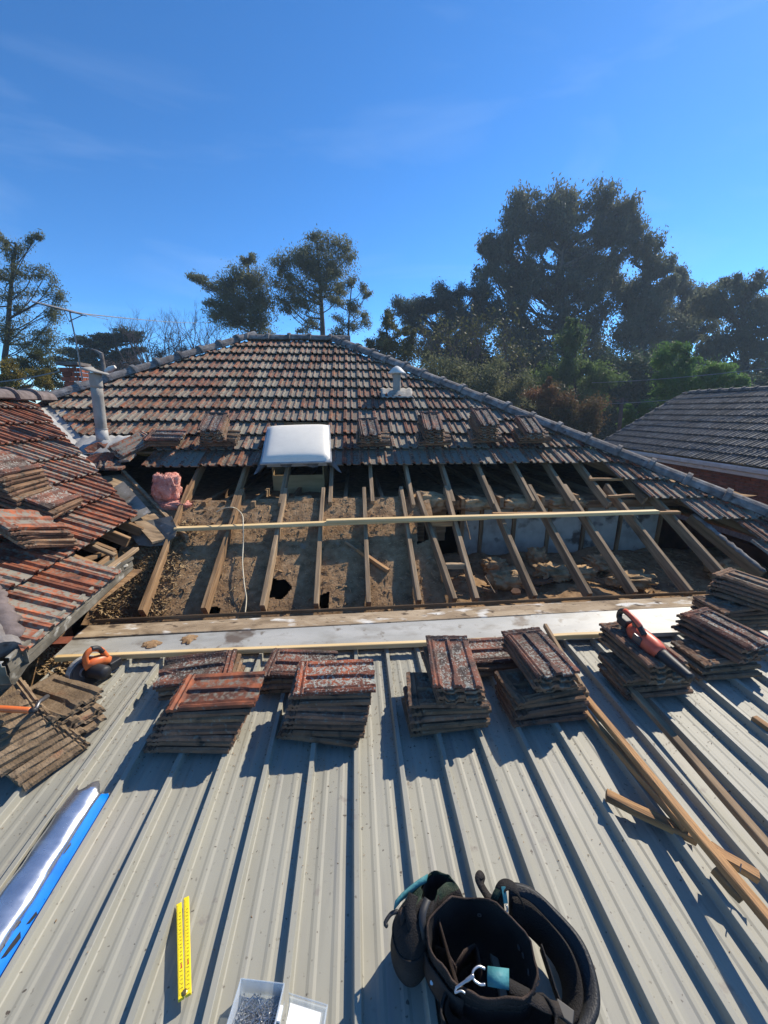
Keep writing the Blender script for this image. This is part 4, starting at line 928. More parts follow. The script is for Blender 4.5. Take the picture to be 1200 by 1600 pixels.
# ------------------------------------------------------------------ trees
def quads(P, X, Y):
    n = len(P); V = np.empty((n, 4, 3), np.float32)
    V[:, 0] = P - X; V[:, 1] = P - Y + X * .15; V[:, 2] = P + X; V[:, 3] = P + Y + X * .15
    return V.reshape(-1, 3)
def quad_mesh(name, V, m):
    n = len(V) // 4; me = bpy.data.meshes.new(name)
    me.vertices.add(4 * n); me.vertices.foreach_set('co', V.ravel()); me.loops.add(4 * n); me.loops.foreach_set('vertex_index', np.arange(4 * n, dtype=np.int32))
    me.polygons.add(n); me.polygons.foreach_set('loop_start', np.arange(0, 4 * n, 4, dtype=np.int32)); me.polygons.foreach_set('loop_total', np.full(n, 4, np.int32))
    me.materials.append(m); me.update(calc_edges=True); return me
def unit(a): return a / (np.linalg.norm(a, axis=1, keepdims=True) + 1e-9)
def tree(name, label, Y, lobes, trunk, lm, clumps=14, leaves=110, size=.16, aspect=2.6, droop=0.3, spread=.34, twig_r=.03, trunk_r=.22, group='trees beyond the roofs', cat='tree', bark=None, squash=1.0, fill=.75, jit=.8, bare=0.0):
    """trunk: photo points up the stem at distance Y; lobes: (x, y, rx, ry) foliage masses, each with its own limbs, clumps and gaps"""
    bark = bark or m_bark
    tp = [AY(x, y, Y) for x, y in trunk]; base = Vector((tp[0].x, tp[0].y, GROUND))
    t = thing(name, base, label, cat, group)
    path = smooth_path([base] + tp, 4) if (tp[0] - base).length > .2 else smooth_path(tp, 4)
    n_ = len(path); g = G(); g.tube(path, [trunk_r * (1 - .75 * k / (n_ - 1)) for k in range(n_)], 8)
    allP = []; q_ = []
    for (lx, ly, rx, ry) in lobes:                              # ragged outline: every mass breaks up into unequal smaller ones
        k_ = 2 if max(rx, ry) < 26 else 3
        for j in range(k_):
            a = 2 * PI * (j + rnd.random()) / k_; s_ = rnd.uniform(.50, .74)
            q_.append((lx + math.cos(a) * rx * .52, ly + math.sin(a) * ry * .48, rx * s_ * 1.05, ry * s_))
    lobes = q_
    for (lx, ly, rx, ry) in lobes:
        c = AY(lx, ly, Y); sc = (c.dot(CF)) / FPX; RX, RZ = rx * sc, ry * sc; RY = min(RX, RZ * 1.4) if RX > RZ * 1.6 else (RX + RZ) / 2
        c.y += rnd.uniform(-.35, .35) * RY
        k = max(3, int(clumps * (rx * ry) ** .5 / 40)); 
        # limb from the stem to the lobe
        hd = math.hypot(c.x - path[len(path)//2].x, c.y - path[len(path)//2].y); want = c.z - RZ * .3 - hd * rnd.uniform(.25, .8)
        s = min(path, key=lambda p: abs(p.z - want))
        mid = s.lerp(c, .5) + Vector((rnd.uniform(-.5, .5) * RX, rnd.uniform(-.4, .4) * RY, -.10 * RZ + rnd.uniform(-.22, .12) * hd))
        lp = smooth_path([s, mid, c + Vector((0, 0, RZ * .15))], 4); lr = twig_r * (1.2 + .02 * (rx + ry))
        if len(lp) > 1 and (s - c).length > .15: g.tube(lp, [lr * (1.6 - 1.1 * q / (len(lp) - 1)) for q in range(len(lp))], 5)
        d = nrg.normal(size=(k, 3)); d = unit(d) * (nrg.random((k, 1)) ** (.42)) * fill / .75
        cen = np.array(c) + d * np.array([RX, RY, RZ]) * .86
        tw = []
        for q in cen:
            e = Vector(q); a_ = lp[rnd.randrange(len(lp) // 3, len(lp))]; m_ = a_.lerp(e, .55) + Vector((rnd.gauss(0, .06), rnd.gauss(0, .06), rnd.gauss(0, .05))) * RX
            g.tube([a_, m_, e], [twig_r * .9, twig_r * .6, twig_r * .25], 4, False); tw.append(tuple((e - m_).normalized()))
        if leaves:
            cap_ = 2.0 if spread < .45 else .85
            r_cl = spread * .80 * np.array([min(RX, cap_), min(RY, cap_), min(RZ, cap_) * squash])
            m = int(leaves * 2.0)
            P = np.repeat(cen, m, axis=0) + np.clip(nrg.normal(size=(k * m, 3)), -1.9, 1.9) * np.where(nrg.random((k * m, 1)) < .12, 1.4, 1.0) * r_cl * np.repeat(nrg.uniform(.45, 1.05, (k, 1)), m, axis=0)
            P += np.repeat(np.array(tw), m, axis=0) * np.clip(nrg.normal(size=(k * m, 1)), -1.6, 1.8) * r_cl.mean() * .85
            allP.append(P)
    g.build('trunk', bark, t)
    if allP:
        P = np.concatenate(allP).astype(np.float32); n = len(P)
        X = nrg.normal(size=(n, 3)); X[:, 2] -= droop * 2; X = unit(X); Y_ = unit(np.cross(X, nrg.normal(size=(n, 3))))
        s_ = (size * .80 * nrg.uniform(.6, 1.3, (n, 1))).astype(np.float32)
        quad = quads(P, (X * s_).astype(np.float32), (Y_ * s_ / aspect).astype(np.float32))
        put('crown', quad_mesh('crown', quad, lm), t)
    return t
def bare_tree(name, label, Y, boxes, base_xy, n=60, seed=0, r_=.035, leaves=0, lm=None, cat='tree'):
    """leafless: forking twigs that reach into the given photo ellipses"""
    q = random.Random(seed); b0 = AY(*base_xy, Y); base = Vector((b0.x, b0.y, GROUND)); t = thing(name, base, label, cat, 'trees beyond the roofs')
    g = G(); ends = []
    def grow(p, d, L, r0, lev):
        pts = [p]; 
        for k in range(3):
            d = (d + Vector((q.gauss(0, .13), q.gauss(0, .13), q.gauss(0, .07) + .05))).normalized(); pts.append(pts[-1] + d * L / 3)
        g.tube(pts, [r0, r0 * .85, r0 * .7, r0 * .55], 4 if lev > 1 else 3, False)
        ends.append(pts[-1])
        if lev:
            for _ in range(q.choice((2, 3, 3))):
                nd = (d + Vector((q.gauss(0, .5), q.gauss(0, .5), q.gauss(.12, .3)))).normalized()
                grow(pts[q.choice((2, 3, 3))], nd, L * q.uniform(.55, .8), r0 * .55, lev - 1)
    for (x, y, rx, ry) in boxes:
        c = AY(x, y, Y); sc = c.dot(CF) / FPX
        for k in range(max(2, int(n * rx / 60))):
            p = c + Vector((q.uniform(-1, 1) * rx * sc, q.uniform(-.6, .6) * rx * sc, -ry * sc * q.uniform(.7, 1.0)))
            g.tube([base, base.lerp(p, .5) + Vector((q.gauss(0, .1), 0, 0)), p], [r_ * 2, r_ * 1.5, r_], 4, False)
            grow(p, Vector((q.gauss(0, .25), q.gauss(0, .25), 1)).normalized(), ry * sc * q.uniform(.6, .85), r_, 3)
    g.build('trunk', m_twig, t)
    if leaves:
        E_ = np.array([tuple(e) for e in ends]); P = E_[nrg.integers(0, len(E_), leaves)] + nrg.normal(size=(leaves, 3)) * .18
        X = unit(nrg.normal(size=(leaves, 3))); Yv = unit(np.cross(X, nrg.normal(size=(leaves, 3)))); s_ = nrg.uniform(.05, .11, (leaves, 1))
        put('crown', quad_mesh('crown', quads(P, X * s_, Yv * s_ * .5).astype(np.float32), lm), t)
    return t

# right: the great eucalypt and its neighbours
tree('eucalyptus_tree', 'tallest dark eucalypt with dense hanging foliage above the right hip', 34,
     [(830, 330, 40, 30), (885, 325, 45, 32), (945, 335, 42, 40), (800, 380, 45, 38), (865, 375, 55, 40), (930, 385, 45, 40), (970, 365, 28, 32), (785, 440, 40, 45), (845, 440, 55, 45), (910, 445, 50, 45), (960, 420, 30, 35),
      (800, 510, 42, 45), (865, 515, 55, 45), (930, 515, 45, 45), (845, 570, 60, 40), (915, 575, 50, 40), (765, 400, 18, 28)],
     [(880, 600), (885, 520), (872, 440), (888, 360), (905, 315)], m_euc, clumps=19, leaves=95, size=.17, droop=.7, spread=.32, trunk_r=.5, twig_r=.05)
tree('eucalyptus_tree', 'dark eucalypt with rounded top right of the tallest tree', 33,
     [(1005, 405, 32, 32), (1000, 455, 42, 36), (1035, 430, 25, 28), (985, 510, 45, 42), (1030, 500, 40, 40), (1000, 565, 50, 40)], [(1000, 600), (1003, 500), (1006, 400)], m_euc, clumps=19, leaves=95, size=.16, droop=.7, spread=.32, trunk_r=.35, twig_r=.045)
tree('eucalyptus_tree', 'narrow dark tree with small topknot between two eucalypts', 36,
     [(1070, 430, 22, 20), (1098, 475, 30, 28), (1045, 455, 26, 26), (1060, 470, 35, 30), (1085, 510, 35, 32), (1060, 550, 40, 36)], [(1070, 600), (1070, 500), (1070, 425)], m_euc, clumps=19, leaves=95, size=.16, droop=.6, spread=.32, trunk_r=.3, twig_r=.04)
tree('eucalyptus_tree', 'broad dark eucalypt at the right edge behind the neighbouring roof', 30,
     [(1160, 450, 35, 24), (1125, 475, 35, 30), (1180, 490, 35, 30), (1215, 470, 30, 35), (1145, 525, 45, 35), (1200, 535, 40, 35), (1120, 560, 40, 35), (1180, 575, 50, 30), (1240, 540, 40, 50)], [(1165, 620), (1163, 540), (1162, 455)], m_euc, clumps=19, leaves=95, size=.15, droop=.6, spread=.32, trunk_r=.35, twig_r=.04)
tree('pine_tree', 'rounded blue green pine left of the tallest eucalypt', 30,
     [(645, 480, 28, 26), (690, 470, 32, 28), (735, 460, 32, 30), (670, 515, 40, 32), (725, 505, 42, 36), (760, 480, 25, 35), (700, 550, 55, 30)], [(700, 590), (700, 520), (700, 465)], m_pineleaf, clumps=26, leaves=110, size=.13, aspect=3.5, droop=-.2, spread=.30, trunk_r=.3)
tree('green_tree', 'mid green loose tree in front of the tallest eucalypt', 22,
     [(900, 510, 16, 24), (890, 550, 32, 30), (870, 585, 35, 28), (920, 585, 40, 30), (945, 600, 25, 25), (895, 615, 50, 26)], [(898, 660), (898, 580), (900, 500)], m_green, clumps=17, leaves=95, size=.10, droop=.4, spread=.32, trunk_r=.14, twig_r=.02)
tree('green_tree', 'bright green bushy tree behind the neighbouring roof', 17,
     [(1060, 560, 28, 24), (1080, 590, 42, 26), (1125, 590, 35, 20), (1050, 605, 35, 22), (1100, 612, 55, 20), (1150, 605, 30, 16)], [(1085, 660), (1082, 610), (1070, 560)], m_bright, clumps=20, leaves=100, size=.075, droop=.4, spread=.32, trunk_r=.12, twig_r=.015)
tree('photinia_shrub', 'reddish leaved shrub behind the right hip', 15,
     [(870, 625, 40, 26), (910, 645, 35, 28), (835, 640, 30, 25), (880, 670, 50, 24), (930, 670, 25, 22), (860, 600, 10, 12)], [(885, 700), (882, 650)], m_red, clumps=22, leaves=90, size=.06, droop=.2, spread=.32, trunk_r=.06, twig_r=.012, cat='shrub')
tree('bamboo_clump', 'bright yellow green clump glowing beside the thin pole', 16, [(985, 645, 18, 12), (1003, 640, 18, 12), (990, 662, 28, 12)], [(992, 690), (992, 650)], m_bright, clumps=26, leaves=120, size=.07, droop=-.6, spread=.34, trunk_r=.04, twig_r=.01, cat='shrub')
bare_tree('bare_tree', 'leafless purplish brown tree behind the roof vent', 21, [(700, 545, 42, 45), (760, 550, 45, 55), (810, 570, 30, 45)], (745, 640), n=26, seed=3, r_=.025, leaves=1600, lm=m_olive)
tree('dark_shrub', 'dark olive shrub right of the roof vent, behind the hip', 18, [(700, 590, 45, 32), (755, 600, 40, 40), (800, 610, 35, 35), (740, 640, 60, 28), (820, 650, 45, 25)], [(755, 680), (755, 620)], m_gum, clumps=20, leaves=90, size=.07, droop=.4, spread=.34, trunk_r=.08, twig_r=.015, cat='shrub')
tree('conifer_hedge', 'deep shaded hedge filling the gap behind the right hand shrubs', 25, [(700, 620, 60, 40), (735, 570, 40, 30), (800, 575, 50, 30), (860, 600, 50, 30), (1100, 600, 60, 30), (780, 610, 60, 40), (880, 640, 70, 40), (970, 620, 60, 40), (1060, 630, 70, 35), (1160, 620, 70, 30), (1000, 585, 60, 30), (1230, 610, 60, 40), (930, 680, 60, 40), (1010, 680, 60, 40), (1090, 670, 60, 40), (1180, 670, 60, 40)], [(960, 690), (960, 630)], m_cyp, clumps=30, leaves=120, size=.14, droop=.2, spread=.4, trunk_r=.2, cat='hedge')
# middle
tree('olive_tree', 'yellow olive tree just right of the ridge end', 22, [(600, 500, 18, 20), (590, 535, 30, 28), (625, 545, 28, 30), (640, 520, 14, 20), (610, 575, 40, 25), (665, 570, 20, 25)], [(612, 610), (608, 560), (602, 500)], m_olive, clumps=18, leaves=90, size=.09, droop=.5, spread=.34, trunk_r=.12, twig_r=.02)
tree('gum_tree', 'tall airy gum tree with forked dark trunk above the ridge', 26, [(498, 408, 52, 36), (492, 460, 46, 36), (505, 378, 28, 16), (465, 395, 24, 18), (540, 395, 20, 18), (440, 415, 16, 16), (485, 415, 26, 18), (525, 425, 20, 14), (455, 440, 26, 16), (500, 445, 22, 14), (470, 470, 20, 16), (440, 475, 18, 18), (478, 505, 18, 14), (535, 450, 12, 12)],
     [(505, 540), (503, 490), (500, 440), (495, 380)], m_gum, clumps=17, leaves=85, size=.08, droop=.6, spread=.50, trunk_r=.20, twig_r=.016, fill=.85)
tree('gum_tree', 'grey green gum with one bare limb reaching left above the ridge', 26, [(380, 452, 52, 38), (385, 495, 48, 28), (385, 405, 14, 12), (370, 440, 20, 18), (400, 440, 24, 20), (345, 460, 22, 18), (385, 475, 28, 20), (415, 480, 20, 20), (355, 500, 28, 18), (400, 510, 30, 16), (322, 447, 18, 12), (303, 432, 14, 9), (340, 480, 20, 14)],
     [(395, 545), (392, 490), (388, 410)], m_gum, clumps=18, leaves=85, size=.08, droop=.6, spread=.50, trunk_r=.16, twig_r=.014)
tree('gum_tree', 'thin sparse gum right of the tall airy gum', 25, [(545, 440, 14, 12), (570, 455, 12, 12), (530, 470, 18, 14), (558, 480, 18, 14), (540, 505, 20, 14), (572, 500, 10, 12), (520, 520, 20, 12)], [(545, 545), (545, 500), (550, 440)], m_gum, clumps=17, leaves=75, size=.075, droop=.6, spread=.50, trunk_r=.10, twig_r=.012)
bare_tree('bare_tree', 'leafless brown tree left of the grey green gum', 28, [(205, 515, 22, 28), (245, 525, 40, 35), (300, 520, 40, 32), (340, 530, 20, 25)], (270, 580), n=24, seed=9, r_=.026)
tree('twiggy_bush', 'brown twiggy bush below the bare tree behind the left hip', 24, [(265, 545, 38, 22), (225, 560, 30, 20), (300, 555, 30, 20), (185, 575, 30, 18)], [(255, 600), (255, 560)], m_twig, clumps=16, leaves=60, size=.07, aspect=5, droop=-.2, spread=.36, trunk_r=.08, twig_r=.012, cat='shrub')
tree('cypress_tree', 'dark layered cypress behind the antenna and chimney', 30, [(185, 525, 34, 12), (150, 535, 34, 12), (195, 550, 30, 14), (130, 552, 34, 9), (110, 560, 30, 8), (160, 570, 36, 12), (205, 570, 20, 12)], [(185, 600), (183, 560), (180, 525)], m_cyp, clumps=30, leaves=110, size=.11, aspect=3, droop=-.2, spread=.34, trunk_r=.2, twig_r=.03, squash=.7)
# left
tree('acacia_tree', 'sparse twiggy acacia at the left edge, tallest on that side', 17, [(5, 370, 14, 14), (30, 395, 24, 18), (55, 375, 12, 12), (15, 430, 28, 20), (60, 430, 22, 18), (85, 450, 16, 18), (30, 470, 34, 20), (75, 490, 22, 18), (20, 515, 38, 22), (70, 525, 26, 16), (85, 470, 14, 20), (-30, 400, 30, 40), (-30, 480, 40, 40), (45, 550, 40, 18)],
     [(10, 610), (12, 520), (18, 440), (25, 380)], m_gum, clumps=15, leaves=60, size=.05, droop=.5, spread=.55, trunk_r=.13, twig_r=.010)
tree('wattle_bush', 'yellow flowering wattle bush above the left wing ridge', 14, [(10, 580, 18, 22), (50, 592, 24, 18), (0, 600, 30, 20), (75, 600, 16, 12), (30, 610, 40, 12)], [(30, 630), (28, 590)], m_yel, clumps=20, leaves=90, size=.045, droop=.2, spread=.36, trunk_r=.05, twig_r=.01, cat='shrub')
tree('dark_shrub', 'dull green shrub between the wattle and the chimney', 16, [(70, 560, 24, 22), (85, 590, 22, 18), (40, 570, 24, 18), (100, 600, 14, 14)], [(75, 630), (73, 580)], m_olive, clumps=18, leaves=80, size=.055, droop=.3, spread=.36, trunk_r=.06, twig_r=.012, cat='shrub')
# ------------------------------------------------------------------ loose tiles in stacks
def stack_tile_mesh(name, m, seed, nx=24, ny=14):
    q = random.Random(seed); L, W = .42, .25
    def top(x, y):
        head = max(0, min(1, (y - .150) / .012)); nose = max(0, min(1, (-.185 - y) / .02))
        def bump(c, w, h, s=.006): 
            d = abs(x - c); return h * max(0, min(1, (w - d) / s + 1)) if d < w + s else 0
        fl = max(0, min(1, (-.10 - y) / .09)) * .010
        z = bump(-.104, .019, .019) - (.006 if abs(x + .104) < .004 else 0) + bump(0.0, .009 + fl, .016) + bump(.098, .006, .011) + bump(.117, .006, .009)
        z *= (1 - head)
        hz2 = .008 * (1 if .160 < y < .172 or .186 < y < .200 else 0) + .004 * head
        return z + hz2 - .006 * nose * (1 - z / .02)
    xs_ = [-W/2 + W * i / (nx - 1) for i in range(nx)]; ys_ = [-.21, -.20, -.17, -.13, -.06, 0, .06, .12, .150, .158, .166, .180, .193, .21][:ny]
    n = len(ys_); v = []; f = []; pan = []
    for y in ys_:
        for x in xs_:
            e = .003 * noise.noise(Vector((x * 30, y * 30, seed)))
            ox = x + (q.uniform(-.004, .003) if abs(x) > .124 else 0); oy = y + (q.uniform(-.004, .004) if abs(y) > .205 else 0)
            z = top(x, y); v.append((ox, oy, z + e)); pan.append(max(0.0, 1 - z / .012) if y < .15 else .3)
    for y in ys_:
        for x in xs_:
            z = top(x, y) * .8 - .018 + (.006 if abs(x) > .11 or abs(y) > .19 else 0) - .004
            v.append((x, y, z)); pan.append(0.0)
    o_ = nx * n
    for j in range(n - 1):
        for i in range(nx - 1):
            a = j * nx + i; f.append((a, a + 1, a + nx + 1, a + nx)); f.append((o_ + a, o_ + a + nx, o_ + a + nx + 1, o_ + a + 1))
    for i in range(nx - 1): f.append((i, o_ + i, o_ + i + 1, i + 1)); a = (n - 1) * nx + i; f.append((a, a + 1, o_ + a + 1, o_ + a))
    for j in range(n - 1):
        a = j * nx; f.append((a, a + nx, o_ + a + nx, o_ + a)); b = a + nx - 1; f.append((b, o_ + b, o_ + b + nx, b + nx))
    me = mesh(name, v, f, m); me.attributes.new('pan', 'FLOAT', 'POINT').data.foreach_set('value', pan); return me
ST = [stack_tile_mesh('loose_tile_shape', m_tile_stack, s) for s in (1, 2, 3)]
ORD = ['topmost', 'second', 'third', 'fourth', 'fifth', 'sixth', 'seventh', 'eighth', 'ninth', 'tenth', 'eleventh', 'twelfth', 'thirteenth', 'fourteenth', 'fifteenth']
def stack(P, ex, ey, ez, specs, desc, group, top_label, top_mat=None, pitch=.031, wob=.010, tilt0=(0, 0), look='worn', body=None, cut=1.0):
    """specs bottom-up: (dx, dy, angle in degrees) offsets; angle 0 = long side along ey"""
    ex, ey, ez = Vector(ex).normalized(), Vector(ey).normalized(), Vector(ez).normalized()
    B = Matrix((ex, ey, ez)).transposed().to_4x4(); n = len(specs); h = .022
    for i, s in enumerate(specs):
        dx, dy, an = s[:3]; pt = s[3] if len(s) > 3 else pitch
        m4 = B.copy(); m4.translation = P + ex * (dx + rnd.uniform(-wob, wob)) + ey * (dy + rnd.uniform(-wob, wob)) + ez * h
        m4 = m4 @ Matrix.Rotation(R(an + rnd.uniform(-2.5, 2.5)), 4, 'Z') @ Matrix.Rotation(R(tilt0[0] + rnd.uniform(-1.2, 1.2)), 4, 'X') @ Matrix.Rotation(R(tilt0[1] + rnd.uniform(-1.2, 1.2)), 4, 'Y')
        if cut < 1: m4 = m4 @ Matrix.Diagonal((1, cut, 1, 1))
        o = put('roof_tile', rnd.choice(ST), None, m4); k = n - 1 - i
        lb = top_label if k == 0 else '%s tile, %s %s' % (look, ('bottom one' if i == 0 else ORD[k] + ' from top'), desc)
        tag(o, lb, 'roof tile', group)
        if body: o.material_slots[0].link = 'OBJECT'; o.material_slots[0].material = body
        if k == 0 and top_mat:
            o.material_slots[0].link = 'OBJECT'; o.material_slots[0].material = top_mat
        h += pt
XD, YD, ZD = Vector((1, 0, 0)), Vector((0, 1, SLOPE)), Vector((0, -SLOPE, 1))
DG, TG, WGR = 'tiles stacked on the metal roof', 'tiles stacked on the tiled roof', 'tiles stacked on the left wing'
RB = .024
def D(x, y, h=RB): return Vector((x, y, deck_z(y) + h))
def seq(n, d0, d1, a0, a1, p=.031): return [(d0[0] + (d1[0]-d0[0]) * i / max(1, n-1), d0[1] + (d1[1]-d0[1]) * i / max(1, n-1), a0 + (a1-a0) * i / max(1, n-1), p) for i in range(n)]
stack(D(-.84, 1.72), XD, YD, ZD, seq(8, (-.01, 0), (.10, .05), 84, 92, .029), 'in the stack topped by a bright red tile', DG, 'bright red tile topping a stack, smooth channels and dusty grooved end', m_tile_red)
stack(D(-.97, 2.10), XD, YD, ZD, seq(4, (.03, -.02), (0, .0), -88, -82, .030), 'in the low pile behind the red topped stack', DG, 'lichen speckled tile on the low pile behind the red topped stack', m_tile_top)
stack(D(-.17, 1.72), XD, YD, ZD, seq(9, (-.02, 0), (.04, .10), 80, 90, .027), 'in the stack topped by an orange streaked tile', DG, 'orange streaked tile with lichen topping the stack at picture centre', m_tile_rim)
stack(D(-.38, 2.08), XD, YD, ZD, seq(4, (0, 0), (.02, .02), 92, 86, .029), 'in the low pile left behind the orange streaked tile', DG, 'speckled tile half hidden behind the orange streaked one', m_tile_top)
stack(D(.46, 1.74), XD, YD, ZD, seq(5, (0, 0), (.02, .03), 96, 88, .031) + seq(4, (.06, .12), (.06, .12), 4, -7, .034), 'in the crooked stack with upper half turned lengthwise', DG, 'lichen covered tile topping the crooked stack right of picture centre', m_tile_top, look='dark')
stack(D(.80, 2.14), XD, YD, ZD, seq(3, (0, 0), (.01, .02), 92, 88, .03), 'in the low pile between the two tall centre stacks', DG, 'speckled tile on the low pile between the two tall centre stacks', m_tile_top)
stack(D(1.0, 1.76), XD, YD, ZD, seq(5, (.01, 0), (.02, .04), 95, 98, .031) + seq(4, (.05, .14), (.05, .15), 3, 4, .032), 'in the stack just left of the brown battens', DG, 'grey lichen tile topping the stack just left of the brown battens', m_tile_top, look='dark')
stack(D(1.74, 1.90), XD, YD, ZD, seq(4, (0, 0), (.0, .03), 92, 90, .031) + seq(4, (0, .06), (0, .07), 4, 2, .032), 'in the stack carrying the orange blower', DG, 'dark mossy tile carrying the orange blower', look='dark mossy')
stack(D(2.30, 2.0), XD, YD, ZD, seq(3, (0, 0), (.05, .05), 92, 96, .031) + seq(4, (.12, .13), (.16, .14), 14, 12, .032), 'in the stack right of the orange blower', DG, 'grey lichen tile topping the stack right of the orange blower', m_tile_top, look='dark')
stack(D(2.86, 2.46), XD, YD, ZD, seq(6, (0, 0), (.0, .02), 88, 94, .031) + seq(5, (.10, .02), (.14, .02), 30, 24, .033), 'in the tall dark stack ending the white flashing', DG, 'dark ribbed tile topping the tall stack that ends the white flashing', look='dark')
p = M(30, 1185, RB)
c_ = M(40, 1237, .03); pc = Vector((c_.x + .5 * .13 - .86 * .125, c_.y + .86 * .13 + .5 * .125, 0))
stack(D(pc.x, pc.y), XD, YD, ZD, seq(11, (0, 0), (-.27, .10), -30, -38, .022), 'in the fanned stack at the left edge', DG, 'dusty tile under the orange handled tool at the left edge', m_tile_dust, tilt0=(-3, 5), look='dusty', body=m_tile_dust, wob=.010, cut=.64)
pc = M(80, 1088, .15)
stack(D(pc.x, pc.y), XD, YD, ZD, seq(5, (.05, -.04), (0, 0), 56, 64, .026), 'in the small pile between saw and fanned stack', DG, 'dusty tile with raised rim nearest the saw', m_tile_dust, tilt0=(-2, 3), look='dusty', body=m_tile_dust, wob=.014)
# on the tiled roof
MX, MY, MZ = MAIN.u, MAIN.v, MAIN.n
def on_main(x, y): return MAIN.hit(x, y, .105)
up = [((346, 691), 3, 5, 'left of the skylight', 'pale tile topping the stack left of the skylight'), ((582, 690), 2, 4, 'right of the skylight', 'reddish tile topping the short stack right of the skylight'), ((677, 689), 2, 6, 'below the small roof vent', 'grey tile topping the stack below the small roof vent'),
      ((757, 685), 2, 7, 'that stands tallest below the hip', 'pale lichen tile topping the tallest stack below the hip'), ((829, 686), 3, 3, 'rightmost on the tiled roof', 'pale tile topping the rightmost stack on the tiled roof')]
for (x, y), nb_, nt2, ds, tl in up:
    stack(on_main(x, y), MX, MY, MZ, seq(nb_, (0, 0), (.0, .01), 91, 89, .032) + seq(nt2, (-.03, .05), (-.05, .07), 6, 2, .033), 'in the stack ' + ds, TG, tl, m_tile_top, look='weathered')
stack(on_main(258, 691), MX, MY, MZ, seq(3, (0, 0), (.04, .02), 92, 86, .034), 'in the low pile right of the flue', TG, 'flat tile on the low pile right of the flue', m_tile_top, look='weathered')
stack(on_main(206, 700), MX, MY, MZ, [(0, 0, -42, .03), (.03, .02, -36, .03)], 'leaning askew at the flue foot', TG, 'reddish tile leaning askew at the flue foot', m_tile_red, tilt0=(0, 8), look='weathered')
stack(MAIN.hit(160, 722, .06), MX, MY, MZ, [(0, 0, 20, .03)], '', TG, 'single lichen tile slipped against the valley below the flue', m_tile_top, tilt0=(-6, 0))
# on the wing
WX, WY, WZ = WING.u, WING.v, WING.n
def on_wing(x, y): return WING.hit(x, y, .085)
lev = (WZ + Vector((0, 0, .8))).normalized()
stack(on_wing(18, 772), WX, WY, WZ, seq(8, (-.02, -.06), (-.10, .06), 96, 88, .032), 'in the tall stack on the left wing', WGR, 'lichen tile topping the tall stack on the left wing', m_tile_top, look='brown')
stack(on_wing(78, 792), WX, WY, WZ, seq(3, (0, 0), (-.01, .03), 96, 92, .032), 'in the low pile beside the wing stack', WGR, 'pale lichen tile on the low pile beside the wing stack', m_tile_top, look='brown')
stack(on_wing(40, 842), WX, WY, WZ, seq(5, (.04, -.05), (-.06, .02), 70, 74, .034), 'in the toppled pile nearest the gutter', WGR, 'red brown tile face down atop the toppled pile nearest the gutter', m_tile_red, tilt0=(10, 0), look='red brown')

# ------------------------------------------------------------------ tools
def tube_obj(name, pts, rad, m, parent, n=10, smooth=True):
    g = G(); g.tube(pts, rad, n); return g.build(name, m, parent, smooth)
def rbox(name, c, d, m, parent, mtx=None, bev=.006, seg=3):
    o = G().box(c, d).build(name, m, parent, mtx=mtx); mod_bev(o, bev, seg); return o
# orange blower lying on its stack
bl0, bl1 = M(972, 972, .31), M(1080, 1060, .285)
bt = thing('leaf_blower', bl0.lerp(bl1, .4), 'small orange and black cordless blower lying on a tile stack', 'blower')
bd = (bl1 - bl0).normalized(); bs = Vector((bd.y, -bd.x, 0)).normalized(); bn = bs.cross(bd); LB = (bl1 - bl0).length
if bn.z < 0: bn = -bn
def BP(t, s=0, h=0): return bl0 + bd * (t * LB) + bs * s + bn * h
tube_obj('nozzle', [BP(.60), BP(.66), BP(.97), BP(1.0)], [.038, .034, .024, .026], m_black, bt, 16)
g = G(); rings = []
for t, a, b in ((.14, .030, .036), (.20, .046, .052), (.34, .052, .056), (.50, .052, .054), (.58, .044, .044), (.62, .036, .036)):
    rings.append([BP(t, math.cos(2*PI*k/16) * a, math.sin(2*PI*k/16) * b + .004) for k in range(16)])
g.loft(rings); g.build('housing', m_redorange, bt, True)
hp_ = smooth_path([BP(.40, .03, .055), BP(.26, .035, .095), BP(.08, .03, .105), BP(-.04, .01, .07), BP(-.05, -.0, .01), BP(.12, -.01, -.0)], 5)
tube_obj('handle', hp_, .017, m_black, bt, 10)
tube_obj('handle_grip', [q + bn * .004 for q in hp_[3:12]], .0165, m_redorange, bt, 10)
m4 = Matrix((bd, bs, bn)).transposed().to_4x4(); m4.translation = BP(.04, -.01, .02)
rbox('battery', (0, 0, 0), (.075, .085, .055), m_black, bt, m4, .01)
m4 = m4.copy(); m4.translation = BP(.36, .052, .01)
rbox('intake_grille', (0, 0, 0), (.06, .012, .05), m_darksteel, bt, m4, .004)
m4 = m4.copy(); m4.translation = BP(.22, .02, .065)
rbox('trigger', (0, 0, 0), (.03, .015, .03), m_darksteel, bt, m4, .004)
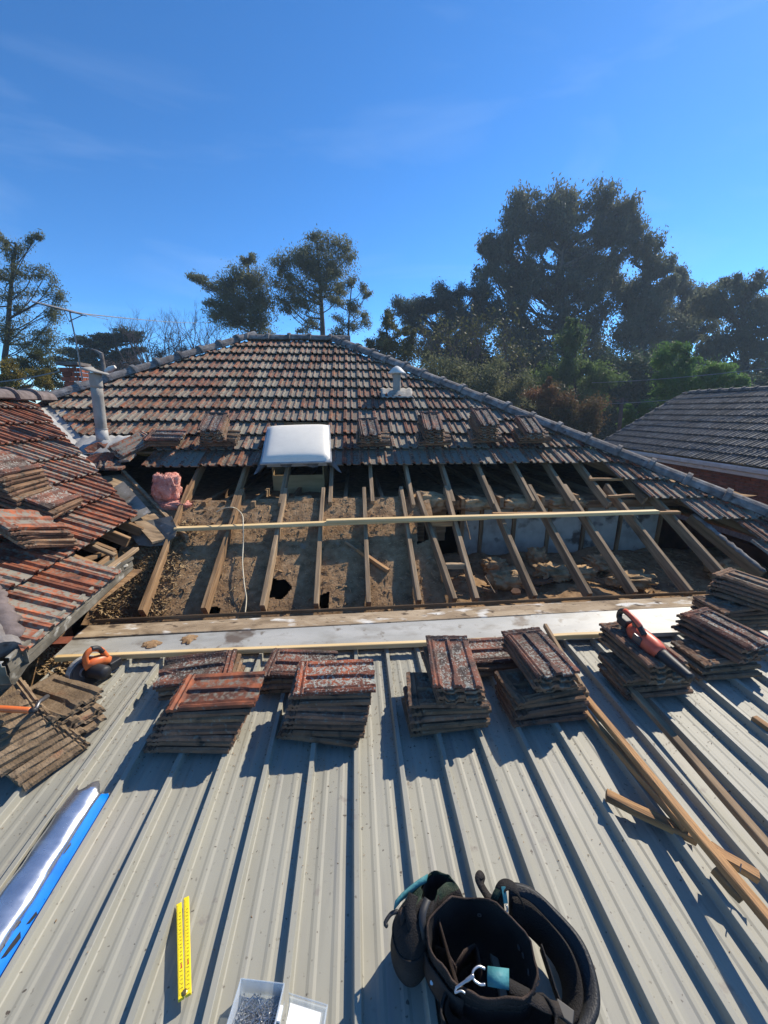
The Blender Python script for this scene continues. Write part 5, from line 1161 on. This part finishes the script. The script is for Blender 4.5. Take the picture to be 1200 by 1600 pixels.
# circular saw by the gutter
sp = M(150, 1058, .045)
sw = thing('circular_saw', sp, 'orange and black circular saw standing on the metal roof by the gutter', 'circular saw')
sd = Vector((.42, .91, .0)).normalized(); ss = Vector((-sd.y, sd.x, 0)); su = Vector((0, 0, 1))
def SP(a, b, c): return sp + sd * a + ss * b + su * c
def discpts(r_, k0, k1, n, off, c0=.055): return [SP(-.035 + r_ * math.cos(R(k0 + (k1 - k0) * i / n)), off, c0 + r_ * math.sin(R(k0 + (k1 - k0) * i / n))) for i in range(n + 1)]
g = G(); a_, b_ = discpts(.092, -10, 215, 16, .02), discpts(.092, -10, 215, 16, .055); c_, d_ = discpts(.03, -10, 215, 16, .055), discpts(.03, -10, 215, 16, .02)
g.loft([a_, b_, c_, d_], False, False, False); mod_solid(g.build('blade_guard', m_galv, sw), .003)
g = G(); cpt = SP(-.035, .036, .055); g.tube([cpt - ss * .001, cpt + ss * .001], .066, 28); g.build('blade', m_darksteel, sw)
g = G(); g.tube(discpts(.06, -70, 50, 9, .036), .014, 8); g.build('lower_guard', m_steel, sw, True)
tube_obj('motor', [SP(-.02, .01, .055), SP(-.01, -.03, .06), SP(.0, -.10, .06), SP(.0, -.115, .06)], [.042, .044, .040, .028], m_black, sw, 16)
tube_obj('housing', [SP(-.045, .015, .10), SP(0, .0, .105), SP(.05, -.01, .095), SP(.08, -.02, .07)], [.030, .036, .034, .026], m_orange, sw, 12)
tube_obj('handle', smooth_path([SP(-.03, .0, .11), SP(-.035, -.005, .165), SP(.0, -.01, .195), SP(.045, -.015, .17), SP(.07, -.02, .105)], 5), .017, m_orange, sw, 10)
tube_obj('handle_grip', smooth_path([SP(.0, -.012, .20), SP(.032, -.015, .186), SP(.055, -.018, .15)], 4), .0165, m_black, sw, 10)
rbox('battery', (0, 0, 0), (.075, .06, .055), m_black, sw, Matrix((sd, ss, su)).transposed().to_4x4() @ Matrix.Identity(4) if False else frame_mtx(SP(.095, -.03, .04), sd, su), .008)
rbox('base_plate', (0, 0, 0), (.22, .10, .004), m_steel, sw, frame_mtx(SP(.01, .0, .0), sd, su), .001, 1)
# orange handled tool on the fanned stack
ta_, tb_ = M(-30, 1106, .30), M(48, 1110, .285)
tl = thing('pry_tool', ta_, 'orange handled steel tool lying on the tile stack at the left edge', 'hand tool')
td = (tb_ - ta_).normalized()
tube_obj('handle', [ta_, ta_ + td * .01, ta_.lerp(tb_, .5), tb_ - td * .008, tb_], [.012, .015, .0155, .014, .012], m_orange, tl, 12)
tube_obj('ferrule', [tb_, tb_ + td * .025], .013, m_black, tl, 12)
te = M(74, 1088, .27); tube_obj('shaft', [tb_ + td * .02, tb_.lerp(te, .5) + Vector((0, 0, .006)), te], [.009, .009, .012], m_darksteel, tl, 8)

# yellow folding rule
ru0, ru1 = M(289, 1558, .028), M(286, 1410, .020)
rl = thing('folding_rule', ru0, 'yellow folding rule closed up, lying across a metal roof rib', 'folding rule')
rd_ = (ru1 - ru0).normalized(); rs = Vector((rd_.y, -rd_.x, 0)).normalized(); rn_ = rs.cross(rd_)
if rn_.z < 0: rn_ = -rn_
LR = (ru1 - ru0).length
def RPt(a, s, h): return ru0 + rd_ * a + rs * s + rn_ * h
for lane, (s0, s1) in enumerate(((-.0095, -.0115), (.0095, .0115))):
    for layer in range(3):
        p, q = RPt(-.004, s0 * (1 if layer < 2 else .9), .0045 * layer), RPt(LR + (.004 if lane else -.004), s1, .0045 * layer)
        m4 = frame_mtx(p, q - p, rn_); L = (q - p).length
        o = G().box((L / 2, 0, .002), (L, .0165, .0036)).build('segment', m_yellow, rl, mtx=m4); mod_bev(o, .001, 1)
        if layer == 2:
            g = G()
            for k in range(int(L / .0028) - 4):
                xx = .008 + k * .0028; ln = .0042 if k % 5 else .0065
                g.box((xx, .0082 - ln / 2, .00395), (.0007, ln, .0002)); 
            for k in range(22):
                xx = .012 + k * .01
                g.box((xx, -.001, .00395), (.0034, .0008, .0002)); g.box((xx, -.0042, .00395), (.0034, .0008, .0002)); g.box((xx + (.0013 if k % 2 else -.0013), -.0026, .00395), (.0008, .0036, .0002)); g.box((xx + .0016 * (k % 3 - 1), .0004, .00395), (.0008, .002, .0002))
            g.build('scale_print', m_ink, rl, mtx=m4)
            g = G(); g.box((.075, -.0026, .0041), (.012, .0032, .0002)); g.build('scale_print', m_inkred, rl, mtx=m4)
g = G(); c = RPt(.004, .001, .012); g.tube([c, c + rn_ * .003, c + rn_ * .0045], [.0075, .0075, .005], 16); g.build('hinge_rivet', m_brass, rl)

# nail box: open clear tub and its folded back lid
bxl, bxr = M(377, 1531, .055), M(444, 1539, .055)
bx = thing('nail_box', M(400, 1585, .0), 'clear plastic box of nails with its lid folded open', 'box')
ux = (bxr - bxl).normalized(); uy = Vector((-ux.y, ux.x, 0)).normalized(); W_ = (bxr - bxl).length; H_ = .052; Dp = .15
uz = Vector((0, 0, 1))
def BX(a, b, c): return bxl + ux * a + uy * (-b) + uz * (c - .055 + .008)
def wallq(name, pts, m, parent, t=.0022): o = obj(name, pts, [(0, 1, 2, 3)], m, parent); mod_solid(o, t, 0); return o
wallq('base', [BX(.004, .004, 0), BX(W_-.004, .004, 0), BX(W_-.004, Dp-.004, 0), BX(.004, Dp-.004, 0)], m_clear, bx)
for nm, q in (('side', [BX(.004, .004, 0), BX(W_-.004, .004, 0), BX(W_, 0, H_), BX(0, 0, H_)]), ('side', [BX(.004, Dp-.004, 0), BX(W_-.004, Dp-.004, 0), BX(W_, Dp, H_), BX(0, Dp, H_)]), ('side', [BX(.004, .004, 0), BX(.004, Dp-.004, 0), BX(0, Dp, H_), BX(0, 0, H_)]), ('side', [BX(W_-.004, .004, 0), BX(W_-.004, Dp-.004, 0), BX(W_, Dp, H_), BX(W_, 0, H_)])):
    wallq(nm, q, m_clear, bx)
g = G(); g.tube([BX(0, 0, H_), BX(W_, 0, H_), BX(W_, Dp, H_), BX(0, Dp, H_)], .0028, 6, closed=True); g.build('rim', m_clear, bx)
l0 = W_ + .008
wallq('lid', [BX(l0, .006, .016), BX(l0 + .125, .020, .014), BX(l0 + .125, Dp + .014, .014), BX(l0, Dp, .016)], m_clear, bx)
g = G(); g.tube([BX(l0, .006, .026), BX(l0 + .125, .020, .024), BX(l0 + .125, Dp + .014, .024), BX(l0, Dp, .026)], .0035, 6, closed=True); g.build('lid_rim', m_clear, bx)
wallq('paper_insert', [BX(l0 + .016, .022, .019), BX(l0 + .110, .033, .018), BX(l0 + .110, Dp, .018), BX(l0 + .016, Dp - .01, .019)], m_label, bx, .0006)
g = G(); g.box(BX(W_ + .004, .05, .03), (.008, .03, .012), rz=math.atan2(ux.y, ux.x)); g.build('hinge', m_label, bx)
g = G()
for _ in range(230):
    a, b, c = rnd.uniform(.016, W_ - .016), rnd.uniform(.022, Dp - .02), .006 + abs(rnd.gauss(0, .010)) * .9 + .004
    an = rnd.uniform(0, PI); L = .016; p = BX(a, b, c); d = Vector((math.cos(an), math.sin(an), rnd.uniform(-.25, .25))) * L
    g.tube([p - d, p + d], .0011, 5); g.tube([p + d, p + d * 1.06], .0026, 6)
tag(g.build('nails', m_steel), 'heap of loose silver nails inside the clear plastic box', 'nails', kind='stuff')
# reflective foil strip: silver roll with its blue face folded out
m_foil = mat('foil_silver', [(0.3, (0.60, 0.62, 0.68)), (0.7, (0.86, 0.87, 0.90))], 10, stretch=(1, 2, 1), rough=0.22, metal=0.92, bump=0.12, bscale=9, rough2=.30)
m_blue = mat('foil_blue', [(0.3, (0.002, 0.16, 0.62)), (0.7, (0.004, 0.22, 0.76))], 12, rough=0.6, bump=0.3, bscale=16, spec=0.15, over=[])
f_top = M(122, 1252, .05)
fo = thing('foil_roll', Vector((-1.2, 1.1, deck_z(1.1))), 'silver reflective foil roll with bright blue backing lying along a roof rib', 'foil roll')
rows = []; rows2 = []
NY = 34
for j in range(NY + 1):
    t = j / NY; Y = 1.425 - .95 * t; X0 = -1.195 - .005 * t; row = []
    edge = .0
    for i in range(15):
        a = R(-60 + 235 * i / 14); r_ = .056 + .006 * noise.noise(Vector((i * .5, Y * 11, 1))) + .003 * noise.noise(Vector((i * .9, Y * 26, 4)))
        ye = Y + (.022 * math.sin(i * 1.1) if j == 0 else 0)
        row.append((X0 - .012 + r_ * -math.cos(a) * -1.12, ye, deck_z(Y) + .045 + r_ * math.sin(a) * .58))
    rows.append(row)
    x1 = X0 + .022
    row2 = []
    for i in range(9):
        s = i / 8; wv = .004 * noise.noise(Vector((s * 5, Y * 9, 7)))
        row2.append((x1 + .070 * s * (1.0 if j else .55) , Y + (.03 * s - .02 if j == 0 else 0), deck_z(Y) + .050 * (1 - s) ** 1.6 + .012 + wv))
    rows2.append(row2)
g = G(); g.loft(rows, False, False, False); mod_solid(g.build('silver_face', m_foil, fo, True), .0015, 0)
g = G(); g.loft(rows2, False, False, False); mod_solid(g.build('blue_backing', m_blue, fo, True), .0012, 0)
g = G()                                                      # dark printed flecks on the blue face
for (Y, s, L, w_) in ((.93, .62, .035, .012), (.97, .35, .02, .010), (.90, .25, .04, .016), (.86, .5, .02, .008), (1.00, .75, .018, .008), (1.16, .3, .02, .005), (1.20, .45, .025, .004), (1.10, .2, .02, .006), (.83, .3, .03, .012)):
    x = -1.197 + .022 + .066 * s; z = deck_z(Y) + .050 * (1 - s) ** 1.6 + .0185
    g.add([(x - w_, Y - L, z), (x + w_ * .3, Y - L * .6, z - .001), (x + w_, Y + L * .5, z - .002), (x - w_ * .2, Y + L, z)], [(0, 1, 2, 3)])
g.build('printed_mark', m_ink, fo)

# ------------------------------------------------------------------ tool bag
def ringpx(pp, h): return [M(x, y, h(i) if callable(h) else h) for i, (x, y) in enumerate(pp)]
def resample(p, n):
    p = [Vector(q) for q in p]; k = len(p); o = []
    for i in range(n):
        t = i * k / n; a = int(t); u = t - a
        A, B, Cc, Dd = p[(a-1) % k], p[a % k], p[(a+1) % k], p[(a+2) % k]
        o.append(.5 * ((2*B) + (Cc - A)*u + (2*A - 5*B + 4*Cc - Dd)*u*u + (3*B - A - 3*Cc + Dd)*u**3))
    return o
rim_px = [(668, 1462), (679, 1428), (703, 1406), (734, 1399), (768, 1412), (803, 1438), (828, 1474), (839, 1515), (834, 1545), (806, 1562), (768, 1563), (733, 1552), (702, 1528), (680, 1498)]
RIM = resample(ringpx(rim_px, .205), 40); cen = sum(RIM, Vector()) / 40
bag = thing('tool_bag', Vector((cen.x, cen.y, deck_z(cen.y))), 'black canvas tool belt with gaping round pouch and curved padded strap', 'tool bag')
def ring_at(s, h, sh=Vector(), wobble=.0, sd=0):
    o = []
    for k, p in enumerate(RIM):
        q = cen + (p - cen) * (s + wobble * noise.noise(Vector((k * .4, h * 20, sd)))) + sh; q.z = deck_z(q.y) + h; o.append(q)
    return o
def wall(k0, h): return ring_at(k0, h)
def slouch(s, h, amp):
    o = []
    for k, p in enumerate(RIM):
        a = k / 40 * 2 * PI
        q = cen + (p - cen) * (s + amp * (.6 * noise.noise(Vector((math.cos(a) * 2.2, math.sin(a) * 2.2, h * 13))) + .5 * noise.noise(Vector((math.cos(a) * 6, math.sin(a) * 6, h * 34))))); q.z = deck_z(q.y) + h + .030 * noise.noise(Vector((math.cos(a) * 1.9 + 3, math.sin(a) * 1.9, 5))) * (h / .2); o.append(q)
    return o
g = G(); g.loft([slouch(.84, .012, .02), slouch(.98, .03, .10), slouch(1.02, .055, .13), slouch(.98, .085, .14), slouch(1.0, .115, .13), slouch(.96, .145, .11), slouch(.985, .175, .09), slouch(1.0, .205, .075)], True, False)
o = g.build('pouch', m_canvas, bag, True); mod_solid(o, .005, 0); mod_sub(o, 1)
g = G(); g.loft([slouch(.965, .203, .075), slouch(.945, .17, .07), slouch(.92, .12, .07), slouch(.88, .07, .08), slouch(.74, .025, .04)], False, True); g.build('lining', m_canvas, bag, True)
g = G(); g.tube(slouch(.992, .207, .075), .0036, 6, closed=True); g.build('rim_binding', m_canvas_in, bag, True)
for h_ in (.186, .160):
    g = G(); q_ = slouch(1.012, h_, .10 if h_ < .17 else .088)
    for k in range(0, 40): g.tube([q_[k].lerp(q_[(k + 1) % 40], .12), q_[k].lerp(q_[(k + 1) % 40], .82)], .0014, 4)
    tag(g.build('stitching', m_steel if False else m_canvas_in, bag), kind='stuff')
A_, B_ = slouch(1.07, .175, .03), slouch(1.10, .10, .05); kk = [k for k in range(40) if px_of(RIM[k])[0] < 735 and px_of(RIM[k])[1] > 1412]
g = G(); g.loft([[A_[k] for k in kk], [A_[k].lerp(B_[k], .5) for k in kk], [B_[k] for k in kk]], False, False, False); mod_solid(g.build('outer_flap', m_canvas_in, bag, True), .005, 0)
# inner divider pockets
for (x0, y0), (x1, y1), hh in (((680, 1478), (713, 1512), .14), ((706, 1516), (742, 1475), .13), ((742, 1475), (752, 1520), .12)):
    a, b = M(x0, y0, hh), M(x1, y1, hh); pts = [a, a.lerp(b, .5) + Vector((.004, .01, .008)), b]
    low_ = [Vector((q.x, q.y + .012, deck_z(q.y) + .03)) for q in pts]; g = G(); g.loft([low_, pts], False, False, False); mod_solid(g.build('divider', m_canvas_in, bag, True), .005, 0)
# front pocket hanging to the bottom of the picture
fp = [(700, 1545), (735, 1562), (775, 1570), (815, 1570), (845, 1552), (868, 1580), (862, 1620), (820, 1650), (760, 1650), (710, 1625), (690, 1580)]
FR = resample(ringpx(fp, .165), 32); fc = sum(FR, Vector()) / 32
def fr(s, h):
    o = []
    for k, p in enumerate(FR):
        q = fc + (p - fc) * (s + .03 * noise.noise(Vector((k * .5, h * 30, 9)))); q.z = deck_z(q.y) + h; o.append(q)
    return o
g = G(); g.loft([fr(.85, .012), fr(.96, .05), fr(.98, .11), fr(1.0, .165)], True, False); mod_solid(g.build('front_pocket', m_canvas, bag, True), .006, 0)
g = G(); g.loft([fr(.93, .16), fr(.9, .12), fr(.8, .10)], False, True); g.build('front_pocket_lining', m_canvas_in, bag, True)
# left pouch with green flap
lp_px = [(612, 1432), (628, 1402), (655, 1376), (688, 1366), (716, 1380), (728, 1402), (700, 1416), (676, 1440), (664, 1478), (640, 1492), (618, 1470)]
LPo = resample(ringpx(lp_px, .19), 32); lc = sum(LPo, Vector()) / 32
def lr_(s, h, sd=0, dz=0.0):
    o = []
    for k, p in enumerate(LPo):
        q = lc + (p - lc) * (s + .05 * noise.noise(Vector((k * .45, h * 25, sd)))); q.z = deck_z(q.y) + h + dz * noise.noise(Vector((k * .5, sd, 1))); o.append(q)
    return o
mcn = M(680, 1386, .20)
def mouth(s, h, sd=0, amp=.0):
    amp *= 1.6; o = []
    for k, p in enumerate(LPo):
        q = mcn + (p - lc) * s + Vector((noise.noise(Vector((k * .5, sd, h * 20))), noise.noise(Vector((k * .5, sd + 5, h * 20))), 0)) * amp; q.z = deck_z(q.y) + h + amp * .8 * noise.noise(Vector((k * .7, sd, 2))); o.append(q)
    return o
g = G(); g.loft([lr_(.80, .012, 11), lr_(1.0, .04, 12), lr_(1.03, .08, 13), lr_(.97, .12, 14), lr_(.98, .155, 15)], True, False); mod_solid(mod_sub(g.build('side_pouch', m_canvas, bag, True), 1), .004, 0)
def mixr(t, h, sd, amp):
    return [a.lerp(b, t) + Vector((0, 0, 0)) for a, b in zip(lr_(.98, .155, 15), mouth(.40, h, sd, amp))]
top_r = mouth(.42, .205, 3, .012)
rings_ = [lr_(.985, .150, 15)]
for t, up_ in ((.25, .018), (.5, .022), (.75, .014)):
    rings_.append([a.lerp(b, t) + Vector((0, 0, up_ + .028 * noise.noise(Vector((k * .6, t * 7, 3))))) for k, (a, b) in enumerate(zip(lr_(.985, .150, 15), top_r))])
rings_.append(top_r)
g = G(); g.loft(rings_, False, False); o = g.build('pouch_top', m_camo, bag, True); o.data.materials.append(m_canvas)
for pl_ in o.data.polygons:
    x_, y_ = px_of(pl_.center)
    if y_ > 1400 + (690 - x_) * .35 or x_ < 632: pl_.material_index = 1
mod_solid(o, .004, 0); mod_sub(o, 1)
ribbon_later = True
g = G(); g.loft([mouth(.40, .200, 3, .010), mouth(.36, .16, 4, .008), mouth(.28, .12, 5, .004)], False, True); g.build('side_pouch_lining', m_black, bag, True)
g = G(); q = [M(x, y, .205) for x, y in ((618, 1412), (628, 1400), (642, 1388), (655, 1378), (668, 1370))]
g.loft([[p + Vector((0, 0, .012)) for p in q], [p + Vector((-.006, -.012, -.004)) for p in q]], False, False, False); mod_solid(g.build('teal_trim', m_teal, bag, True), .004, 0)
g = G(); q = [M(x, y, h) for x, y, h in ((628, 1418, .20), (632, 1432, .195), (634, 1448, .17), (632, 1462, .13))]
g.loft([[p + Vector((-.014, -.006, 0)) for p in q], [p + Vector((.014, .006, 0)) for p in q]], False, False, False); mod_solid(g.build('leather_tab', m_canvas_in, bag, True), .004, 0)
g = G(); c = M(636, 1420, .207); g.tube([c, c + Vector((0, 0, .004))], .006, 12); g.build('rivet', m_brass, bag)
g = G(); g.tube(smooth_path([M(622, 1424, .19), M(611, 1428, .19), M(602, 1442, .185), M(606, 1448, .18)], 4), [.006] * 12 + [.003], 8); g.build('hook', m_black, bag, True)
def ribbon(name, pp, hs, wid, m, t=.008, up_only=True, n=6, flat=False, lean=0.0):
    c = smooth_path([M(x, y, h) for (x, y), h in zip(pp, hs)], n); a = []; b = []
    for i, p in enumerate(c):
        if flat:
            d = (c[min(i+1, len(c)-1)] - c[max(i-1, 0)]); s = Vector((d.y, -d.x, 0)).normalized() * wid / 2; a.append(p - s); b.append(p + s)
        else:
            d = (c[min(i+1, len(c)-1)] - c[max(i-1, 0)]); o2 = Vector((-d.y, d.x, 0)).normalized() * lean * (1 + .10 * math.sin(i * .25)); wv = Vector((0, 0, .003 * math.sin(i * .4)))
            a.append(p + o2 + wv + Vector((0, 0, wid / 2))); b.append(p - o2 - Vector((0, 0, wid / 2)))
    g = G(); mid = [x.lerp(y, .5) for x, y in zip(a, b)]; g.loft([a, mid, b], False, False, False); return mod_solid(g.build(name, m, bag, True), t, 0)
ribbon('strap', [(646, 1398), (641, 1420), (646, 1450), (656, 1485)], [.215, .212, .19, .10], .032, m_canvas, .005, flat=True)
ribbon('strap', [(668, 1405), (660, 1430), (664, 1462), (672, 1500)], [.212, .21, .18, .08], .022, m_black, .005, flat=True)
# padded belt curving round on the right
belt = ribbon('padded_belt', [(795, 1412), (825, 1420), (860, 1450), (893, 1490), (910, 1535), (912, 1575), (895, 1608), (860, 1632), (820, 1645)], [.10, .10, .095, .09, .085, .08, .075, .07, .07], .10, m_pad, .016, lean=.026)
ribbon('belt_lining', [(800, 1425), (822, 1432), (850, 1458), (878, 1495), (893, 1536), (893, 1572), (880, 1598), (855, 1615)], [.10, .10, .095, .09, .085, .08, .075, .07], .07, m_canvas, .008, lean=.02)
ribbon('webbing', [(795, 1540), (825, 1556), (855, 1572), (885, 1580)], [.20, .185, .16, .13], .030, m_canvas, .004, flat=True)
ribbon('webbing', [(845, 1480), (858, 1520), (870, 1555), (880, 1580)], [.14, .13, .12, .12], .030, m_canvas, .004)
rbox('buckle', (0, 0, 0), (.045, .032, .012), m_black, bag, frame_mtx(M(882, 1582, .135), (.8, -.6, 0), (0, 0, 1)), .003)
ribbon('strap_loop', [(756, 1378), (752, 1366), (748, 1375), (762, 1400), (775, 1408)], [.17, .20, .20, .18, .18], .024, m_canvas, .004, flat=True)
ribbon('hanger_loop', [(782, 1428), (780, 1395), (790, 1382), (806, 1390), (816, 1412)], [.16, .22, .235, .22, .15], .030, m_canvas, .005, flat=True)
ribbon('hanger_loop', [(770, 1412), (776, 1396), (786, 1384)], [.20, .22, .232], .020, m_camo, .005, flat=True)
g = G(); q = [M(x, y, h) for x, y, h in ((786, 1386, .236), (788, 1398, .226), (790, 1412, .21))]
g.loft([[p + Vector((-.006, 0, .002)) for p in q], [p + Vector((.007, 0, .002)) for p in q]], False, False, False); mod_solid(g.build('teal_tag', m_teal, bag), .004, 0)
g = G(); g.tube(smooth_path([M(791, 1414, .21), M(793, 1422, .20), M(788, 1430, .195)], 4), .003, 6); g.build('snap_hook', m_steel, bag, True)
# teal patch, snap clip and eyelets on the rim
q = [[M(x, y, h) for x, y, h in row] for row in (((762, 1510, .221), (778, 1512, .226), (795, 1514, .221)), ((761, 1526, .222), (778, 1529, .227), (795, 1530, .222)), ((762, 1541, .214), (778, 1544, .217), (795, 1547, .214)))]
g = G(); g.loft(q, False, False, False); o = g.build('teal_patch', m_teal, bag, True); mod_solid(o, .005, 0)
g = G(); g.tube(smooth_path([M(758, 1514, .225), M(748, 1510, .228), (M(739, 1518, .228)), M(740, 1530, .225), M(750, 1538, .222), M(758, 1538, .222)], 5), .0032, 8); g.build('d_ring', m_steel, bag, True)
g = G(); g.tube(smooth_path([M(740, 1524, .228), M(732, 1530, .226), M(722, 1537, .222), M(712, 1544, .216)], 4), [.005] * 6 + [.0035] * 7, 8); g.tube(smooth_path([M(713, 1543, .217), M(711, 1551, .214), M(720, 1548, .215), M(727, 1552, .214)], 4), .0026, 8); g.build('snap_clip', m_steel, bag, True)
for x, y in ((775, 1482), (790, 1501), (747, 1460), (802, 1527)):
    k = min(range(40), key=lambda k: abs(px_of(ring_at(.93, .15)[k])[0] - x) + abs(px_of(ring_at(.93, .15)[k])[1] - y)); p0 = ring_at(.93, .15)[k]; inw = (cen - p0); inw.z = 0; inw.normalize(); p = p0 + inw * .004
    p.z = deck_z(p.y) + .15 if y > 1470 else p.z
    s = Vector((-inw.y, inw.x, 0)); g = G(); g.tube([p + s * (.0055 * math.cos(2*PI*j/12)) + Vector((0, 0, .0055 * math.sin(2*PI*j/12))) for j in range(12)], .0016, 6, closed=True); g.build('eyelet', m_darksteel, bag, True)
g = G(); g.tube(smooth_path([M(676, 1535, .12), M(690, 1548, .115), M(712, 1562, .11), M(735, 1572, .105)], 4), .006, 8); g.build('piping', m_canvas_in, bag, True)
g = G(); c = M(676, 1535, .125); g.tube([c, c + Vector((-.004, -.003, .006))], .005, 10); g.build('rivet', m_steel, bag)

# ------------------------------------------------------------------ air
m_haze = bpy.data.materials.new('haze_air'); m_haze.use_nodes = True; nt = m_haze.node_tree; nt.nodes.clear()
o_ = nn(nt, 'ShaderNodeOutputMaterial'); v_ = nn(nt, 'ShaderNodeVolumePrincipled')
v_.inputs['Color'].default_value = (0.62, 0.80, 1.0, 1); v_.inputs['Density'].default_value = 0.0016; v_.inputs['Anisotropy'].default_value = 0.2
nt.links.new(v_.outputs[0], o_.inputs['Volume'])
tag(G().box((2, 25, (GROUND - 1 + 26) / 2), (130, 110, 26 - GROUND + 1)).build('haze', m_haze), kind='stuff')
